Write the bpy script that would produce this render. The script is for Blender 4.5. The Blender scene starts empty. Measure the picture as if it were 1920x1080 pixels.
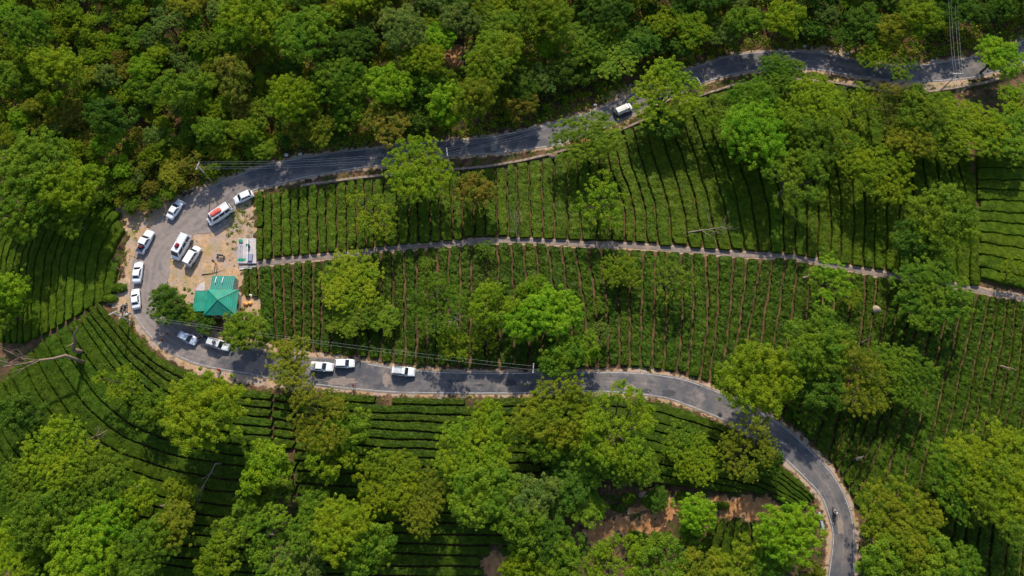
import bpy, bmesh, math, random
import numpy as np
from mathutils import Vector, Matrix
C = bpy.context.scene.collection
SC = bpy.context.scene
# ------------------------------------------------------------------ camera
TILT, FPX, CAMH = math.radians(18.0), 1300.0, 128.0
cam = bpy.data.cameras.new('camera'); cam.sensor_width = 36.0; cam.lens = 36.0*FPX/1920.0
cam.clip_start = 1.0; cam.clip_end = 6000.0
co = bpy.data.objects.new('camera', cam); C.objects.link(co)
co.location = (0, 0, CAMH); co.rotation_euler = (TILT, 0, 0); SC.camera = co
# ------------------------------------------------------------------ sky and sun
SUN_EL = math.radians(42.0)
w = bpy.data.worlds.new('World'); SC.world = w; w.use_nodes = True
wn = w.node_tree.nodes; wl = w.node_tree.links
sky = wn.new('ShaderNodeTexSky'); sky.sky_type = 'NISHITA'; sky.sun_disc = False
sky.sun_elevation = SUN_EL; sky.sun_rotation = 0.0
bg = wn['Background']; bg.inputs['Strength'].default_value = 0.15
wl.new(sky.outputs[0], bg.inputs['Color'])
sl = bpy.data.lights.new('sun', 'SUN'); sl.energy = 4.1; sl.angle = math.radians(1.0); sl.color = (1.0, 0.91, 0.76)
so = bpy.data.objects.new('sun', sl); C.objects.link(so)
# light travels towards -Y (down the picture) and down
so.rotation_euler = Vector((0.02, -math.cos(SUN_EL), -math.sin(SUN_EL))).to_track_quat('-Z', 'Y').to_euler()
so.location = (0, 200, 200)
SC.view_settings.view_transform = 'Standard'; SC.view_settings.look = 'None'
SC.view_settings.exposure = 0.36; SC.view_settings.gamma = 1.0
# ------------------------------------------------------------------ terrain function
ct, st = math.cos(TILT), math.sin(TILT)
def ray(px, py):
    u = (px-960.0)/FPX; v = (540.0-py)/FPX
    return u, st+v*ct, -ct+v*st
def P0(px, py, z=0.0):
    d = ray(px, py); t = (z-CAMH)/d[2]
    return d[0]*t, d[1]*t
def base(x, y):
    return 1.1*np.sin(x/41.0+0.6)*np.cos(y/37.0) + 0.5*np.sin(x/19.0+y/23.0)
# upper road as a graph y(x), used for the hillside above it and the step below it
UPN = [(-400,250),(-60,262),(120,330),(215,372),(300,385),(385,350),(470,317),(520,303),(580,291),(640,283),(700,276),(760,270),(830,265),(910,257),(980,244),(1040,229),(1100,211),(1160,186),(1215,162),(1270,137),(1320,119),(1375,103),(1430,97),(1490,96),(1550,101),(1600,111),(1660,121),(1720,122),(1780,113),(1830,104),(1890,88),(1960,62),(2100,10),(2400,-80)]
_ux, _uy = zip(*[P0(a, b) for a, b in UPN])
def sstep(a, b, v):
    t = np.clip((v-a)/(b-a), 0, 1); return t*t*(3-2*t)
def H(x, y):
    x = np.asarray(x, float); y = np.asarray(y, float)
    h = base(x, y)
    yr = np.interp(x, _ux, _uy)
    d = y-yr-1.8
    dd = np.clip(d, 0, 200)
    h = h + np.where(d > 0, 0.12*dd*dd/(dd+6.0), 0) * sstep(0, 8, dd+4) * (1/(1+dd/260.0))
    # terrace step below the upper road
    e = (yr-6.7)-y
    h = h - 0.6*sstep(0, 1.3, e)*sstep(-50, -42, x)
    # the valley side below the lower road falls away
    g = np.clip(12.0-y, 0, 200)
    h = h - 0.10*g*g/(g+20.0)
    return h
def P(px, py, up=0.0):
    """world point where the sight line of a photo pixel meets the ground (raised by up)"""
    z = 0.0
    for _ in range(14):
        x, y = P0(px, py, z); z = 0.5*z+0.5*(float(H(x, y))+up)
    x, y = P0(px, py, z)
    return x, y, float(H(x, y))
def Z(x, y): return float(H(x, y))
def mpp(px, py):  # metres per photo pixel at that spot
    d = ray(px, py); return (CAMH/-d[2])/FPX
# ------------------------------------------------------------------ helpers
def catmull(pts, n=8):
    pts = [np.array(p, float) for p in pts]; out = []
    for i in range(len(pts)-1):
        p0 = pts[max(i-1, 0)]; p1 = pts[i]; p2 = pts[i+1]; p3 = pts[min(i+2, len(pts)-1)]
        for k in range(n):
            t = k/n
            out.append(0.5*((2*p1)+(-p0+p2)*t+(2*p0-5*p1+4*p2-p3)*t*t+(-p0+3*p1-3*p2+p3)*t**3))
    out.append(pts[-1]); return np.array(out)
def tag(o, label, cat, group=None, kind=None):
    if label: o['label'] = label
    if cat: o['category'] = cat
    if group: o['group'] = group
    if kind: o['kind'] = kind
    return o
def empty(name, loc, rz=0.0):
    o = bpy.data.objects.new(name, None); C.objects.link(o); o.location = loc; o.rotation_euler = (0, 0, rz)
    o.empty_display_size = 0.3; return o
def link(name, me, parent=None):
    o = bpy.data.objects.new(name, me); C.objects.link(o)
    if parent: o.parent = parent
    return o
def np_mesh(name, V, F, mats, midx=None, smooth=False):
    V = np.asarray(V, np.float32); F = np.asarray(F, np.int32)
    me = bpy.data.meshes.new(name); k = F.shape[1]
    me.vertices.add(len(V)); me.vertices.foreach_set('co', V.ravel())
    me.loops.add(F.size); me.loops.foreach_set('vertex_index', F.ravel())
    me.polygons.add(len(F)); me.polygons.foreach_set('loop_start', np.arange(0, F.size, k, dtype=np.int32))
    me.polygons.foreach_set('loop_total', np.full(len(F), k, np.int32))
    if midx is not None: me.polygons.foreach_set('material_index', np.asarray(midx, np.int32))
    me.polygons.foreach_set('use_smooth', np.full(len(F), smooth, bool))
    for m in mats: me.materials.append(m)
    me.update(calc_edges=True); return me
class MB:
    """collects shapes and links them as one mesh"""
    def __init__(s): s.v = []; s.f = []; s.m = []; s.cur = 0
    def add(s, vs, fs, M=None):
        b = len(s.v)
        for p in vs:
            p = Vector(p)
            s.v.append(tuple(M @ p) if M is not None else tuple(p))
        for f in fs: s.f.append(tuple(i+b for i in f)); s.m.append(s.cur)
    def box(s, c, d, M=None, ch=0.0):
        x, y, z = d[0]/2, d[1]/2, d[2]/2; cx, cy, cz = c
        if ch > 0:
            vs = []
            for zz, k in ((-z, ch), (-z+ch, 0), (z-ch, 0), (z, ch)):
                X, Y = x-k, y-k
                for sx, sy in ((1, 1), (-1, 1), (-1, -1), (1, -1)):
                    if sx*sy > 0: vs += [(cx+sx*(X), cy+sy*(Y-ch), cz+zz), (cx+sx*(X-ch), cy+sy*Y, cz+zz)]
                    else: vs += [(cx+sx*(X-ch), cy+sy*Y, cz+zz), (cx+sx*X, cy+sy*(Y-ch), cz+zz)]
            s.rings([vs[i*8:i*8+8] for i in range(4)], M)
            return
        vs = [(cx+a*x, cy+b*y, cz+e*z) for a in (-1, 1) for b in (-1, 1) for e in (-1, 1)]
        s.add(vs, [(0, 1, 3, 2), (4, 6, 7, 5), (0, 4, 5, 1), (2, 3, 7, 6), (0, 2, 6, 4), (1, 5, 7, 3)], M)
    def rings(s, R, M=None, close=True, caps=True):
        n = len(R[0]); vs = [p for r in R for p in r]; fs = []
        for i in range(len(R)-1):
            for j in range(n if close else n-1):
                k = (j+1) % n
                fs.append((i*n+j, i*n+k, (i+1)*n+k, (i+1)*n+j))
        if caps:
            fs.append(tuple(range(n-1, -1, -1))); fs.append(tuple((len(R)-1)*n+j for j in range(n)))
        s.add(vs, fs, M)
    def tube(s, pts, r, n=6, M=None, caps=True):
        pts = [Vector(p) for p in pts]; rr = r if hasattr(r, '__len__') else [r]*len(pts); R = []
        for i, p in enumerate(pts):
            d = (pts[min(i+1, len(pts)-1)]-pts[max(i-1, 0)])
            if d.length < 1e-6: d = Vector((0, 0, 1))
            d.normalize(); a = Vector((0, 0, 1)) if abs(d.z) < 0.9 else Vector((1, 0, 0))
            u = d.cross(a).normalized(); v = d.cross(u)
            R.append([tuple(p+(u*math.cos(q)+v*math.sin(q))*rr[i]) for q in [2*math.pi*k/n for k in range(n)]])
        s.rings(R, M, True, caps)
    def ell(s, c, r, M=None, nu=8, nv=6, jit=0, rnd=random):
        R = []
        for i in range(nv+1):
            t = math.pi*i/nv; q = max(math.sin(t), 0.03)
            R.append([(c[0]+r[0]*q*math.cos(2*math.pi*j/nu)*(1+rnd.uniform(-jit, jit)), c[1]+r[1]*q*math.sin(2*math.pi*j/nu)*(1+rnd.uniform(-jit, jit)), c[2]-r[2]*math.cos(t)*(1+rnd.uniform(-jit, jit))) for j in range(nu)])
        s.rings(R, M)
    def mesh(s, name, mats, smooth=False):
        me = bpy.data.meshes.new(name); me.from_pydata(s.v, [], s.f)
        for m in (mats if isinstance(mats, (list, tuple)) else [mats]): me.materials.append(m)
        me.polygons.foreach_set('material_index', s.m)
        me.polygons.foreach_set('use_smooth', [smooth]*len(s.f))
        bm = bmesh.new(); bm.from_mesh(me); bmesh.ops.recalc_face_normals(bm, faces=bm.faces); bm.to_mesh(me); bm.free()
        me.update(); return me
    def build(s, name, mats, parent=None, smooth=False): return link(name, s.mesh(name, mats, smooth), parent)
# ------------------------------------------------------------------ materials
def mat(name, col, rough=0.7, metal=0.0, noise=None, col2=None, bump=0.0, bscale=8.0, spec=0.3, coat=0.0, objrand=0.0):
    m = bpy.data.materials.new(name); m.use_nodes = True; nt = m.node_tree; N = nt.nodes; L = nt.links
    b = N['Principled BSDF']; b.inputs['Base Color'].default_value = (*col, 1); b.inputs['Roughness'].default_value = rough
    b.inputs['Metallic'].default_value = metal; b.inputs['Specular IOR Level'].default_value = spec
    b.inputs['Coat Weight'].default_value = coat
    src = None
    if noise:
        tc = N.new('ShaderNodeTexCoord'); nz = N.new('ShaderNodeTexNoise'); nz.inputs['Scale'].default_value = noise; nz.inputs['Detail'].default_value = 5
        L.new(tc.outputs['Object'], nz.inputs['Vector'])
        rp = N.new('ShaderNodeValToRGB'); rp.color_ramp.elements[0].position = 0.38; rp.color_ramp.elements[1].position = 0.64
        rp.color_ramp.elements[0].color = (*col, 1); rp.color_ramp.elements[1].color = (*(col2 or tuple(c*0.7 for c in col)), 1)
        L.new(nz.outputs['Fac'], rp.inputs['Fac']); src = rp.outputs['Color']
    if objrand:
        oi = N.new('ShaderNodeObjectInfo'); hs = N.new('ShaderNodeHueSaturation'); mr = N.new('ShaderNodeMapRange')
        mr.inputs['To Min'].default_value = 1-objrand; mr.inputs['To Max'].default_value = 1+objrand
        L.new(oi.outputs['Random'], mr.inputs['Value']); L.new(mr.outputs[0], hs.inputs['Value'])
        if src: L.new(src, hs.inputs['Color'])
        else: hs.inputs['Color'].default_value = (*col, 1)
        src = hs.outputs[0]
    if src: L.new(src, b.inputs['Base Color'])
    if bump:
        tc = N.new('ShaderNodeTexCoord'); nz = N.new('ShaderNodeTexNoise'); nz.inputs['Scale'].default_value = bscale; nz.inputs['Detail'].default_value = 4
        L.new(tc.outputs['Object'], nz.inputs['Vector']); bp = N.new('ShaderNodeBump'); bp.inputs['Strength'].default_value = bump
        bp.inputs['Distance'].default_value = 0.1; L.new(nz.outputs['Fac'], bp.inputs['Height']); L.new(bp.outputs[0], b.inputs['Normal'])
    return m
def leafmat(name, c1, c2, c3, trans=0.35, nscale=0.35, rnd=0.12):
    """leaf surfaces: two greens drift through the crown, single leaves vary, a few turn to c3"""
    m = bpy.data.materials.new(name); m.use_nodes = True; nt = m.node_tree; N = nt.nodes; L = nt.links
    for n in list(N): N.remove(n)
    out = N.new('ShaderNodeOutputMaterial'); tc = N.new('ShaderNodeTexCoord'); nz = N.new('ShaderNodeTexNoise')
    nz.inputs['Scale'].default_value = nscale; nz.inputs['Detail'].default_value = 3
    oi = N.new('ShaderNodeObjectInfo'); geo = N.new('ShaderNodeNewGeometry')
    va = N.new('ShaderNodeVectorMath'); va.operation = 'ADD'; L.new(tc.outputs['Object'], va.inputs[0]); L.new(oi.outputs['Location'], va.inputs[1])
    L.new(va.outputs[0], nz.inputs['Vector'])
    m1 = N.new('ShaderNodeMix'); m1.data_type = 'RGBA'; m1.inputs['A'].default_value = (*c1, 1); m1.inputs['B'].default_value = (*c2, 1)
    mr = N.new('ShaderNodeMapRange'); mr.inputs['From Min'].default_value = 0.40; mr.inputs['From Max'].default_value = 0.60
    L.new(nz.outputs['Fac'], mr.inputs['Value']); L.new(mr.outputs[0], m1.inputs['Factor'])
    m2 = N.new('ShaderNodeMix'); m2.data_type = 'RGBA'; m2.inputs['B'].default_value = (*c3, 1); L.new(m1.outputs['Result'], m2.inputs['A'])
    m3 = N.new('ShaderNodeMapRange'); m3.inputs['From Min'].default_value = 0.72; m3.inputs['From Max'].default_value = 1.0; m3.inputs['To Max'].default_value = 0.75
    L.new(geo.outputs['Random Per Island'], m3.inputs['Value']); L.new(m3.outputs[0], m2.inputs['Factor'])
    hs = N.new('ShaderNodeHueSaturation'); L.new(m2.outputs['Result'], hs.inputs['Color'])
    a = N.new('ShaderNodeMapRange'); a.inputs['To Min'].default_value = 0.5-rnd*0.09; a.inputs['To Max'].default_value = 0.5+rnd*0.09
    L.new(oi.outputs['Random'], a.inputs['Value']); L.new(a.outputs[0], hs.inputs['Hue'])
    mu = N.new('ShaderNodeMath'); mu.operation = 'MULTIPLY'; mu.inputs[1].default_value = 7.31; L.new(oi.outputs['Random'], mu.inputs[0])
    fr = N.new('ShaderNodeMath'); fr.operation = 'FRACT'; L.new(mu.outputs[0], fr.inputs[0])
    b = N.new('ShaderNodeMapRange'); b.inputs['To Min'].default_value = 1-rnd; b.inputs['To Max'].default_value = 1+rnd
    L.new(fr.outputs[0], b.inputs['Value']); L.new(b.outputs[0], hs.inputs['Value'])
    d = N.new('ShaderNodeBsdfDiffuse'); t = N.new('ShaderNodeBsdfTranslucent'); g = N.new('ShaderNodeBsdfGlossy'); g.inputs['Roughness'].default_value = 0.5
    g.inputs['Color'].default_value = (0.8, 0.85, 0.8, 1)
    L.new(hs.outputs[0], d.inputs['Color']); L.new(hs.outputs[0], t.inputs['Color'])
    x = N.new('ShaderNodeMixShader'); x.inputs[0].default_value = trans; L.new(d.outputs[0], x.inputs[1]); L.new(t.outputs[0], x.inputs[2])
    y = N.new('ShaderNodeMixShader'); y.inputs[0].default_value = 0.006; L.new(x.outputs[0], y.inputs[1]); L.new(g.outputs[0], y.inputs[2])
    L.new(y.outputs[0], out.inputs['Surface']); return m
M = {}
M['bright'] = leafmat('leaf_bright', (.145, .31, .008), (.22, .36, .010), (.30, .39, .04))
M['yellowgreen'] = leafmat('leaf_yellow_green', (.15, .26, .008), (.23, .31, .008), (.34, .38, .03))
M['mid'] = leafmat('leaf_mid', (.092, .195, .010), (.17, .265, .012), (.29, .35, .04))
M['dark'] = leafmat('leaf_dark', (.050, .120, .010), (.095, .175, .012), (.17, .24, .03))
M['olive'] = leafmat('leaf_olive', (.155, .205, .010), (.23, .25, .012), (.36, .32, .05))
M['rust'] = leafmat('leaf_rust', (.13, .18, .011), (.24, .20, .018), (.38, .27, .07))
M['grey'] = leafmat('leaf_grey_green', (.10, .18, .024), (.16, .22, .028), (.30, .34, .10))
M['gold'] = leafmat('leaf_gold', (.15, .245, .008), (.215, .27, .009), (.34, .34, .04))
M['tea_light'] = leafmat('tea_light', (.048, .090, .004), (.082, .132, .006), (.125, .185, .012), trans=0.2, nscale=0.8, rnd=0.10)
M['tea_deep'] = leafmat('tea_deep', (.032, .062, .004), (.060, .105, .006), (.10, .16, .014), trans=0.2, nscale=0.8, rnd=0.10)
M['tea_low_shaded'] = leafmat('tea_lower_slope_shaded', (.034, .068, .004), (.056, .098, .005), (.09, .14, .010), trans=0.2, nscale=0.8, rnd=0.10)  # shade over the lower slope is put into this darker leaf colour
M['bark'] = mat('bark', (.11, .075, .05), .9, noise=3, col2=(.06, .045, .03), bump=.5)
M['deadwood'] = mat('dead_wood', (.26, .18, .13), .85, noise=1.5, col2=(.24, .16, .11), bump=.4)
M['palewood'] = mat('pale_dead_wood', (.32, .26, .21), .8, noise=2, col2=(.20, .155, .12))
M['teastem'] = mat('tea_stem', (.05, .045, .02), .9, noise=4, col2=(.025, .035, .012))
# ------------------------------------------------------------------ routes (photo pixels along the ground)
OUT = [(2100,5),(1960,58),(1890,86),(1830,104),(1780,113),(1720,122),(1660,121),(1600,111),(1550,101),(1490,96),(1430,97),(1375,103),(1320,119),(1270,137),(1215,162),(1160,186),(1100,211),(1040,229),(980,244),(910,257),(830,264),(760,270),(700,277),(640,284),(580,293),(520,304),(470,319),(425,336),(385,354),(345,376),(308,400),(280,428),(262,455),(250,485),(245,520),(243,555),(247,585),(262,610),(288,640),(318,662),(358,681),(400,692),(445,700),(500,710),(560,719),(620,727),(680,733),(750,738),(850,739),(960,739),(1090,735),(1167,738),(1243,747),(1300,766),(1380,800),(1430,830),(1465,857),(1507,897),(1537,930),(1552,968),(1560,1010),(1552,1075),(1535,1180)]
INN = [(2112,45),(1972,98),(1900,125),(1840,143),(1785,151),(1722,154),(1655,150),(1590,141),(1535,132),(1485,130),(1430,132),(1385,138),(1335,151),(1290,168),(1235,193),(1180,219),(1120,246),(1055,270),(990,281),(920,289),(840,294),(765,304),(705,312),(645,320),(590,330),(530,344),(480,357),(455,368),(447,386),(436,406),(419,425),(396,437),(362,441),(323,480),(317,515),(313,545),(318,575),(330,595),(352,612),(382,626),(425,642),(470,652),(510,660),(560,667),(605,671),(640,672),(690,680),(755,690),(850,697),(960,698),(1090,697),(1180,697),(1245,703),(1300,715),(1390,752),(1440,779),(1480,806),(1522,845),(1562,888),(1588,935),(1601,985),(1603,1060),(1590,1180)]
OUTS = catmull(OUT, 6); INNS = catmull(INN, 6)
def world(pl): return np.array([P(a, b) for a, b in pl])
OW = world(OUTS); IW = world(INNS)
CEN = (OW+IW)/2; HALF = np.linalg.norm((OW-IW)[:, :2], axis=1)/2
PATH = [(450,503),(480,497),(520,491),(560,486),(640,479),(700,470),(760,465),(850,457),(920,452),(1000,453),(1100,459),(1200,463),(1300,470),(1400,478),(1480,482),(1560,497),(1640,512),(1720,524),(1810,539),(1860,549),(1920,560),(2000,575),(2120,600)]
PW = world(catmull(PATH, 6))
def dist_poly(X, Y, W, half=None):
    """distance from points to the polyline samples, minus the local half width"""
    X = np.asarray(X, float).ravel(); Y = np.asarray(Y, float).ravel(); D = np.full(len(X), 1e9)
    for i in range(len(W)-1):
        a = W[i, :2]; b = W[i+1, :2]; ab = b-a; L2 = max(ab@ab, 1e-9)
        t = np.clip(((X-a[0])*ab[0]+(Y-a[1])*ab[1])/L2, 0, 1)
        d = np.hypot(X-a[0]-t*ab[0], Y-a[1]-t*ab[1])
        if half is not None: d = d-(half[i]*(1-t)+half[i+1]*t)
        np.minimum(D, d, out=D)
    return D
def in_poly(X, Y, poly):
    X = np.asarray(X, float); Y = np.asarray(Y, float)
    X, Y = X+.45*np.sin(Y*1.7+X*.6)+.3*np.sin(Y*3.9+2), Y+.45*np.sin(X*1.5-Y*.5+1)+.3*np.sin(X*4.3); r = np.zeros(X.shape, bool); n = len(poly)
    for i in range(n):
        x1, y1 = poly[i][:2]; x2, y2 = poly[(i+1) % n][:2]
        c = ((y1 > Y) != (y2 > Y)) & (X < (x2-x1)*(Y-y1)/((y2-y1) if y2 != y1 else 1e-9)+x1)
        r ^= c
    return r
YARD = [(474,372),(478,420),(478,492),(455,510),(452,560),(490,600),(450,605),(420,600),(360,612),(318,590),(312,540),(316,470),(345,435),(410,395),(450,368)]
DIRTS = [YARD, [(215,385),(235,395),(262,450),(250,500),(245,600),(215,585),(200,560),(222,540),(235,480),(240,430),(222,400)],
         [(210,375),(235,385),(300,395),(345,370),(420,330),(420,355),(300,425),(262,470),(240,410)],
         [(1095,985),(1130,970),(1200,972),(1262,958),(1262,985),(1215,1000),(1160,1000),(1110,1030)],
         [(1140,955),(1270,935),(1330,930),(1440,930),(1470,960),(1440,980),(1330,965),(1240,965)],
         [(905,1050),(935,1030),(955,1050),(940,1100),(905,1100)],
         [(835,85),(870,85),(865,130),(845,150),(820,120)],
         [(1515,85),(1620,95),(1620,112),(1540,100)],[(1545,150),(1680,155),(1820,153),(1820,168),(1700,170),(1560,162)],
         [(1070,262),(1200,228),(1200,238),(1060,285)],[(1125,180),(1200,150),(1200,170),(1140,192)],
         [(455,553),(489,553),(491,604),(452,602)],
         [(470,648),(520,650),(500,668),(465,665)]]
DIRTW = [[P(a, b) for a, b in d] for d in DIRTS]
# ------------------------------------------------------------------ ground sheet
def axis(lo, hi, step, far):
    a = list(np.arange(lo, hi+step/2, step)); s = step; l = []; x = lo
    while x > -far: s *= 1.35; x -= s; l.append(x)
    s = step; r = []; x = a[-1]
    while x < far: s *= 1.35; x += s; r.append(x)
    return np.array(l[::-1]+a+r)
gx = axis(-135, 140, 0.55, 3000); gy = axis(-24, 150, 0.55, 3000)
GX, GY = np.meshgrid(gx, gy); fx = GX.ravel(); fy = GY.ravel(); nx, ny = len(gx), len(gy)
near = (np.abs(fx) < 145) & (fy > -30) & (fy < 155)
dr = np.full(len(fx), 60.0); dp = np.full(len(fx), 60.0)
dr[near] = dist_poly(fx[near], fy[near], CEN, HALF); dp[near] = dist_poly(fx[near], fy[near], PW)
dirt = (1-sstep(-.1, 1.5, dr))*(.74-.16*(yfor := sstep(-2, 3, fy-np.interp(fx, _ux, _uy))))
lat = np.zeros(len(fx))
dirt = np.maximum(dirt, 0.9*(1-sstep(0.5, 1.2, dp)))
for d in [DIRTW[i] for i in (3, 4, 5, 6, 9)]: lat[near] = np.maximum(lat[near], in_poly(fx[near], fy[near], d)*1.0)
for d in DIRTW: dirt[near] = np.maximum(dirt[near], in_poly(fx[near], fy[near], d)*0.95)
yr = np.interp(fx, _ux, _uy)
forest = sstep(1.0, 4.0, fy-yr)
farm = sstep(0, 3, dr)*(1-forest)
hz = H(fx, fy)
I = np.arange(nx*ny).reshape(ny, nx)
F = np.stack([I[:-1, :-1].ravel(), I[:-1, 1:].ravel(), I[1:, 1:].ravel(), I[1:, :-1].ravel()], 1)
gm = bpy.data.materials.new('soil'); gm.use_nodes = True; N = gm.node_tree.nodes; L = gm.node_tree.links; pb = N['Principled BSDF']
pb.inputs['Roughness'].default_value = .95; pb.inputs['Specular IOR Level'].default_value = .1
def nz(scale, det=5, rough=.6):
    n = N.new('ShaderNodeTexNoise'); n.inputs['Scale'].default_value = scale; n.inputs['Detail'].default_value = det; n.inputs['Roughness'].default_value = rough
    L.new(tcg.outputs['Object'], n.inputs['Vector']); return n.outputs['Fac']
def mix(f, a, b):
    m = N.new('ShaderNodeMix'); m.data_type = 'RGBA'
    if isinstance(f, float): m.inputs['Factor'].default_value = f
    else: L.new(f, m.inputs['Factor'])
    for k, v in (('A', a), ('B', b)):
        if isinstance(v, tuple): m.inputs[k].default_value = (*v, 1)
        else: L.new(v, m.inputs[k])
    return m.outputs['Result']
def mr(v, a, b, c=0.0, d=1.0):
    m = N.new('ShaderNodeMapRange'); m.inputs['From Min'].default_value = a; m.inputs['From Max'].default_value = b
    m.inputs['To Min'].default_value = c; m.inputs['To Max'].default_value = d; L.new(v, m.inputs['Value']); return m.outputs[0]
def math2(op, a, b):
    m = N.new('ShaderNodeMath'); m.operation = op
    for i, v in enumerate((a, b)):
        if isinstance(v, float): m.inputs[i].default_value = v
        else: L.new(v, m.inputs[i])
    return m.outputs[0]
tcg = N.new('ShaderNodeTexCoord')
def attr(n): a = N.new('ShaderNodeAttribute'); a.attribute_name = n; return a.outputs['Fac']
tea_soil = mix(mr(nz(.5), .4, .62), (.055, .034, .020), (.165, .095, .052))
litter = mix(mr(nz(.25), .42, .6), (.030, .032, .012), (.12, .060, .030))
weeds = mix(mr(nz(1.3), .45, .6), (.035, .06, .01), (.10, .075, .03))
bare = mix(mr(nz(.8, 6, .7), .35, .65), (.38, .23, .12), (.54, .36, .22))
bare = mix(mr(nz(.35, 4), .50, .66), bare, (.30, .24, .10))
bare = mix(mr(nz(2.5, 4), .58, .72, 0, .6), bare, (.16, .15, .05))
bare = mix(mr(nz(.45, 5, .7), .44, .60, 0, .75), bare, (.36, .285, .25))
bare = mix(attr('lat'), bare, mix(mr(nz(.9, 5, .7), .35, .65), (.26, .115, .05), (.50, .26, .11)))
c = mix(attr('forest'), mix(mr(nz(.6), .50, .58), tea_soil, weeds), litter)
dn = math2('ADD', attr('dirt'), mr(nz(.9, 5, .7), .3, .7, -.42, .42))
c = mix(mr(dn, .42, .62), c, bare)
L.new(c, pb.inputs['Base Color'])
bp = N.new('ShaderNodeBump'); bp.inputs['Strength'].default_value = .6; bp.inputs['Distance'].default_value = .2
L.new(nz(1.6, 8, .7), bp.inputs['Height']); L.new(bp.outputs[0], pb.inputs['Normal'])
gme = np_mesh('ground', np.stack([fx, fy, hz], 1), F, [gm], smooth=True)
for nme, arr in (('dirt', dirt), ('forest', forest), ('lat', lat)):
    a = gme.attributes.new(nme, 'FLOAT', 'POINT'); a.data.foreach_set('value', arr.astype(np.float32))
ground = link('ground', gme); ground['kind'] = 'structure'
# ------------------------------------------------------------------ road, markings, footpath
rm = bpy.data.materials.new('asphalt'); rm.use_nodes = True; N = rm.node_tree.nodes; L = rm.node_tree.links; pb = N['Principled BSDF']
pb.inputs['Roughness'].default_value = .8; pb.inputs['Specular IOR Level'].default_value = .25
tcg = N.new('ShaderNodeTexCoord')
asp = mix(mr(nz(.22, 4), .40, .62), (.082, .083, .094), (.165, .145, .138))
asp = mix(mr(nz(.9, 6, .7), .52, .66, 0, .6), asp, (.070, .074, .090))
asp = mix(mr(nz(.45, 3, .5), .60, .63, 0, .5), asp, (.055, .058, .07))
dusty = mix(mr(nz(1.1, 5, .7), .35, .65), (.215, .175, .158), (.285, .235, .21))
dw = math2('ADD', attr('dust'), mr(nz(.3, 6, .7), .32, .68, -.38, .38))
asp = mix(mr(dw, .30, .75), asp, dusty)
trk = math2('MULTIPLY', attr('track'), mr(nz(.5, 4), .35, .6))
asp = mix(math2('MULTIPLY', trk, .55), asp, (.085, .082, .085))
L.new(asp, pb.inputs['Base Color'])
bp = N.new('ShaderNodeBump'); bp.inputs['Strength'].default_value = .3; bp.inputs['Distance'].default_value = .03
L.new(nz(6., 6, .7), bp.inputs['Height']); L.new(bp.outputs[0], pb.inputs['Normal'])
KX = 24
n = len(OW); V = []; du = []; tk = []
hx, hy, _ = P(300, 500)
for i in range(n):
    for k in range(KX+1):
        t = k/KX; p = OW[i]*(1-t)+IW[i]*t
        V.append((p[0], p[1], Z(p[0], p[1])+.055))
        e = min(t, 1-t)*2
        dd = math.hypot(p[0]-hx, p[1]-hy)
        g = max(0, 1-max(0, dd-12)/14)
        tk.append(math.exp(-((t-.27)/.05)**2)+math.exp(-((t-.42)/.05)**2)+math.exp(-((t-.60)/.05)**2)+math.exp(-((t-.75)/.05)**2))
        du.append(0.24+0.75*g+0.45*max(0, 1-e/.18)+.15*(math.exp(-((t-.5)/.1)**2)))
V = np.array(V); I = np.arange(n*(KX+1)).reshape(n, KX+1)
F = np.stack([I[:-1, :-1].ravel(), I[:-1, 1:].ravel(), I[1:, 1:].ravel(), I[1:, :-1].ravel()], 1)
rme = np_mesh('road', V, F[:, ::-1], [rm], smooth=True)
a = rme.attributes.new('dust', 'FLOAT', 'POINT'); a.data.foreach_set('value', np.array(du, np.float32))
a = rme.attributes.new('track', 'FLOAT', 'POINT'); a.data.foreach_set('value', np.array(tk, np.float32))
road = link('road', rme); road['kind'] = 'structure'
M['line'] = bpy.data.materials.new('road_paint'); m = M['line']; m.use_nodes = True; N = m.node_tree.nodes; L = m.node_tree.links
pb = N['Principled BSDF']; tcg = N.new('ShaderNodeTexCoord'); pb.inputs['Roughness'].default_value = .7
L.new(mix(mr(nz(1.2, 6, .75), .46, .58), (.43, .42, .40), (.20, .19, .19)), pb.inputs['Base Color'])
def ribbon(W, wid, lift, name, mats, jit=0.0, seed=1, cross=1):
    rnd = np.random.RandomState(seed); W = np.array(W)[:, :2]; T = np.gradient(W, axis=0); T /= np.linalg.norm(T, axis=1)[:, None]+1e-9
    Nn = np.stack([-T[:, 1], T[:, 0]], 1); V = []
    wj = rnd.uniform(-jit, jit, (len(W), 2))
    for i in range(len(W)):
        for k in range(cross+1):
            t = k/cross; s = -(wid/2+wj[i, 0])*(1-t)+(wid/2+wj[i, 1])*t
            p = W[i]+Nn[i]*s; V.append((p[0], p[1], Z(*p)+lift))
    I = np.arange(len(W)*(cross+1)).reshape(len(W), cross+1)
    F = np.stack([I[:-1, :-1].ravel(), I[:-1, 1:].ravel(), I[1:, 1:].ravel(), I[1:, :-1].ravel()], 1)
    return np_mesh(name, V, F, mats, smooth=True)
def sub(i0, i1, t):  # line along the road at cross fraction t between key pairs i0..i1
    return OW[i0*6:i1*6+1]*(1-t)+IW[i0*6:i1*6+1]*t
for nm, W in (('road_line', sub(0, 28, .045)), ('road_line', sub(0, 27, .955)), ('road_line', sub(36, 62, .06)), ('road_line', sub(46, 62, .94))):
    o = link(nm, ribbon(W, .13, .066, nm, [M['line']])); o['kind'] = 'structure'
M['pathm'] = mat('trodden_path', (.17, .135, .115), .95, noise=1.2, col2=(.26, .20, .165), bump=.4, bscale=3)
po = link('footpath', ribbon(PW, .95, .05, 'footpath', [M['pathm']], .12, 3, 4)); po['kind'] = 'structure'
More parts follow.
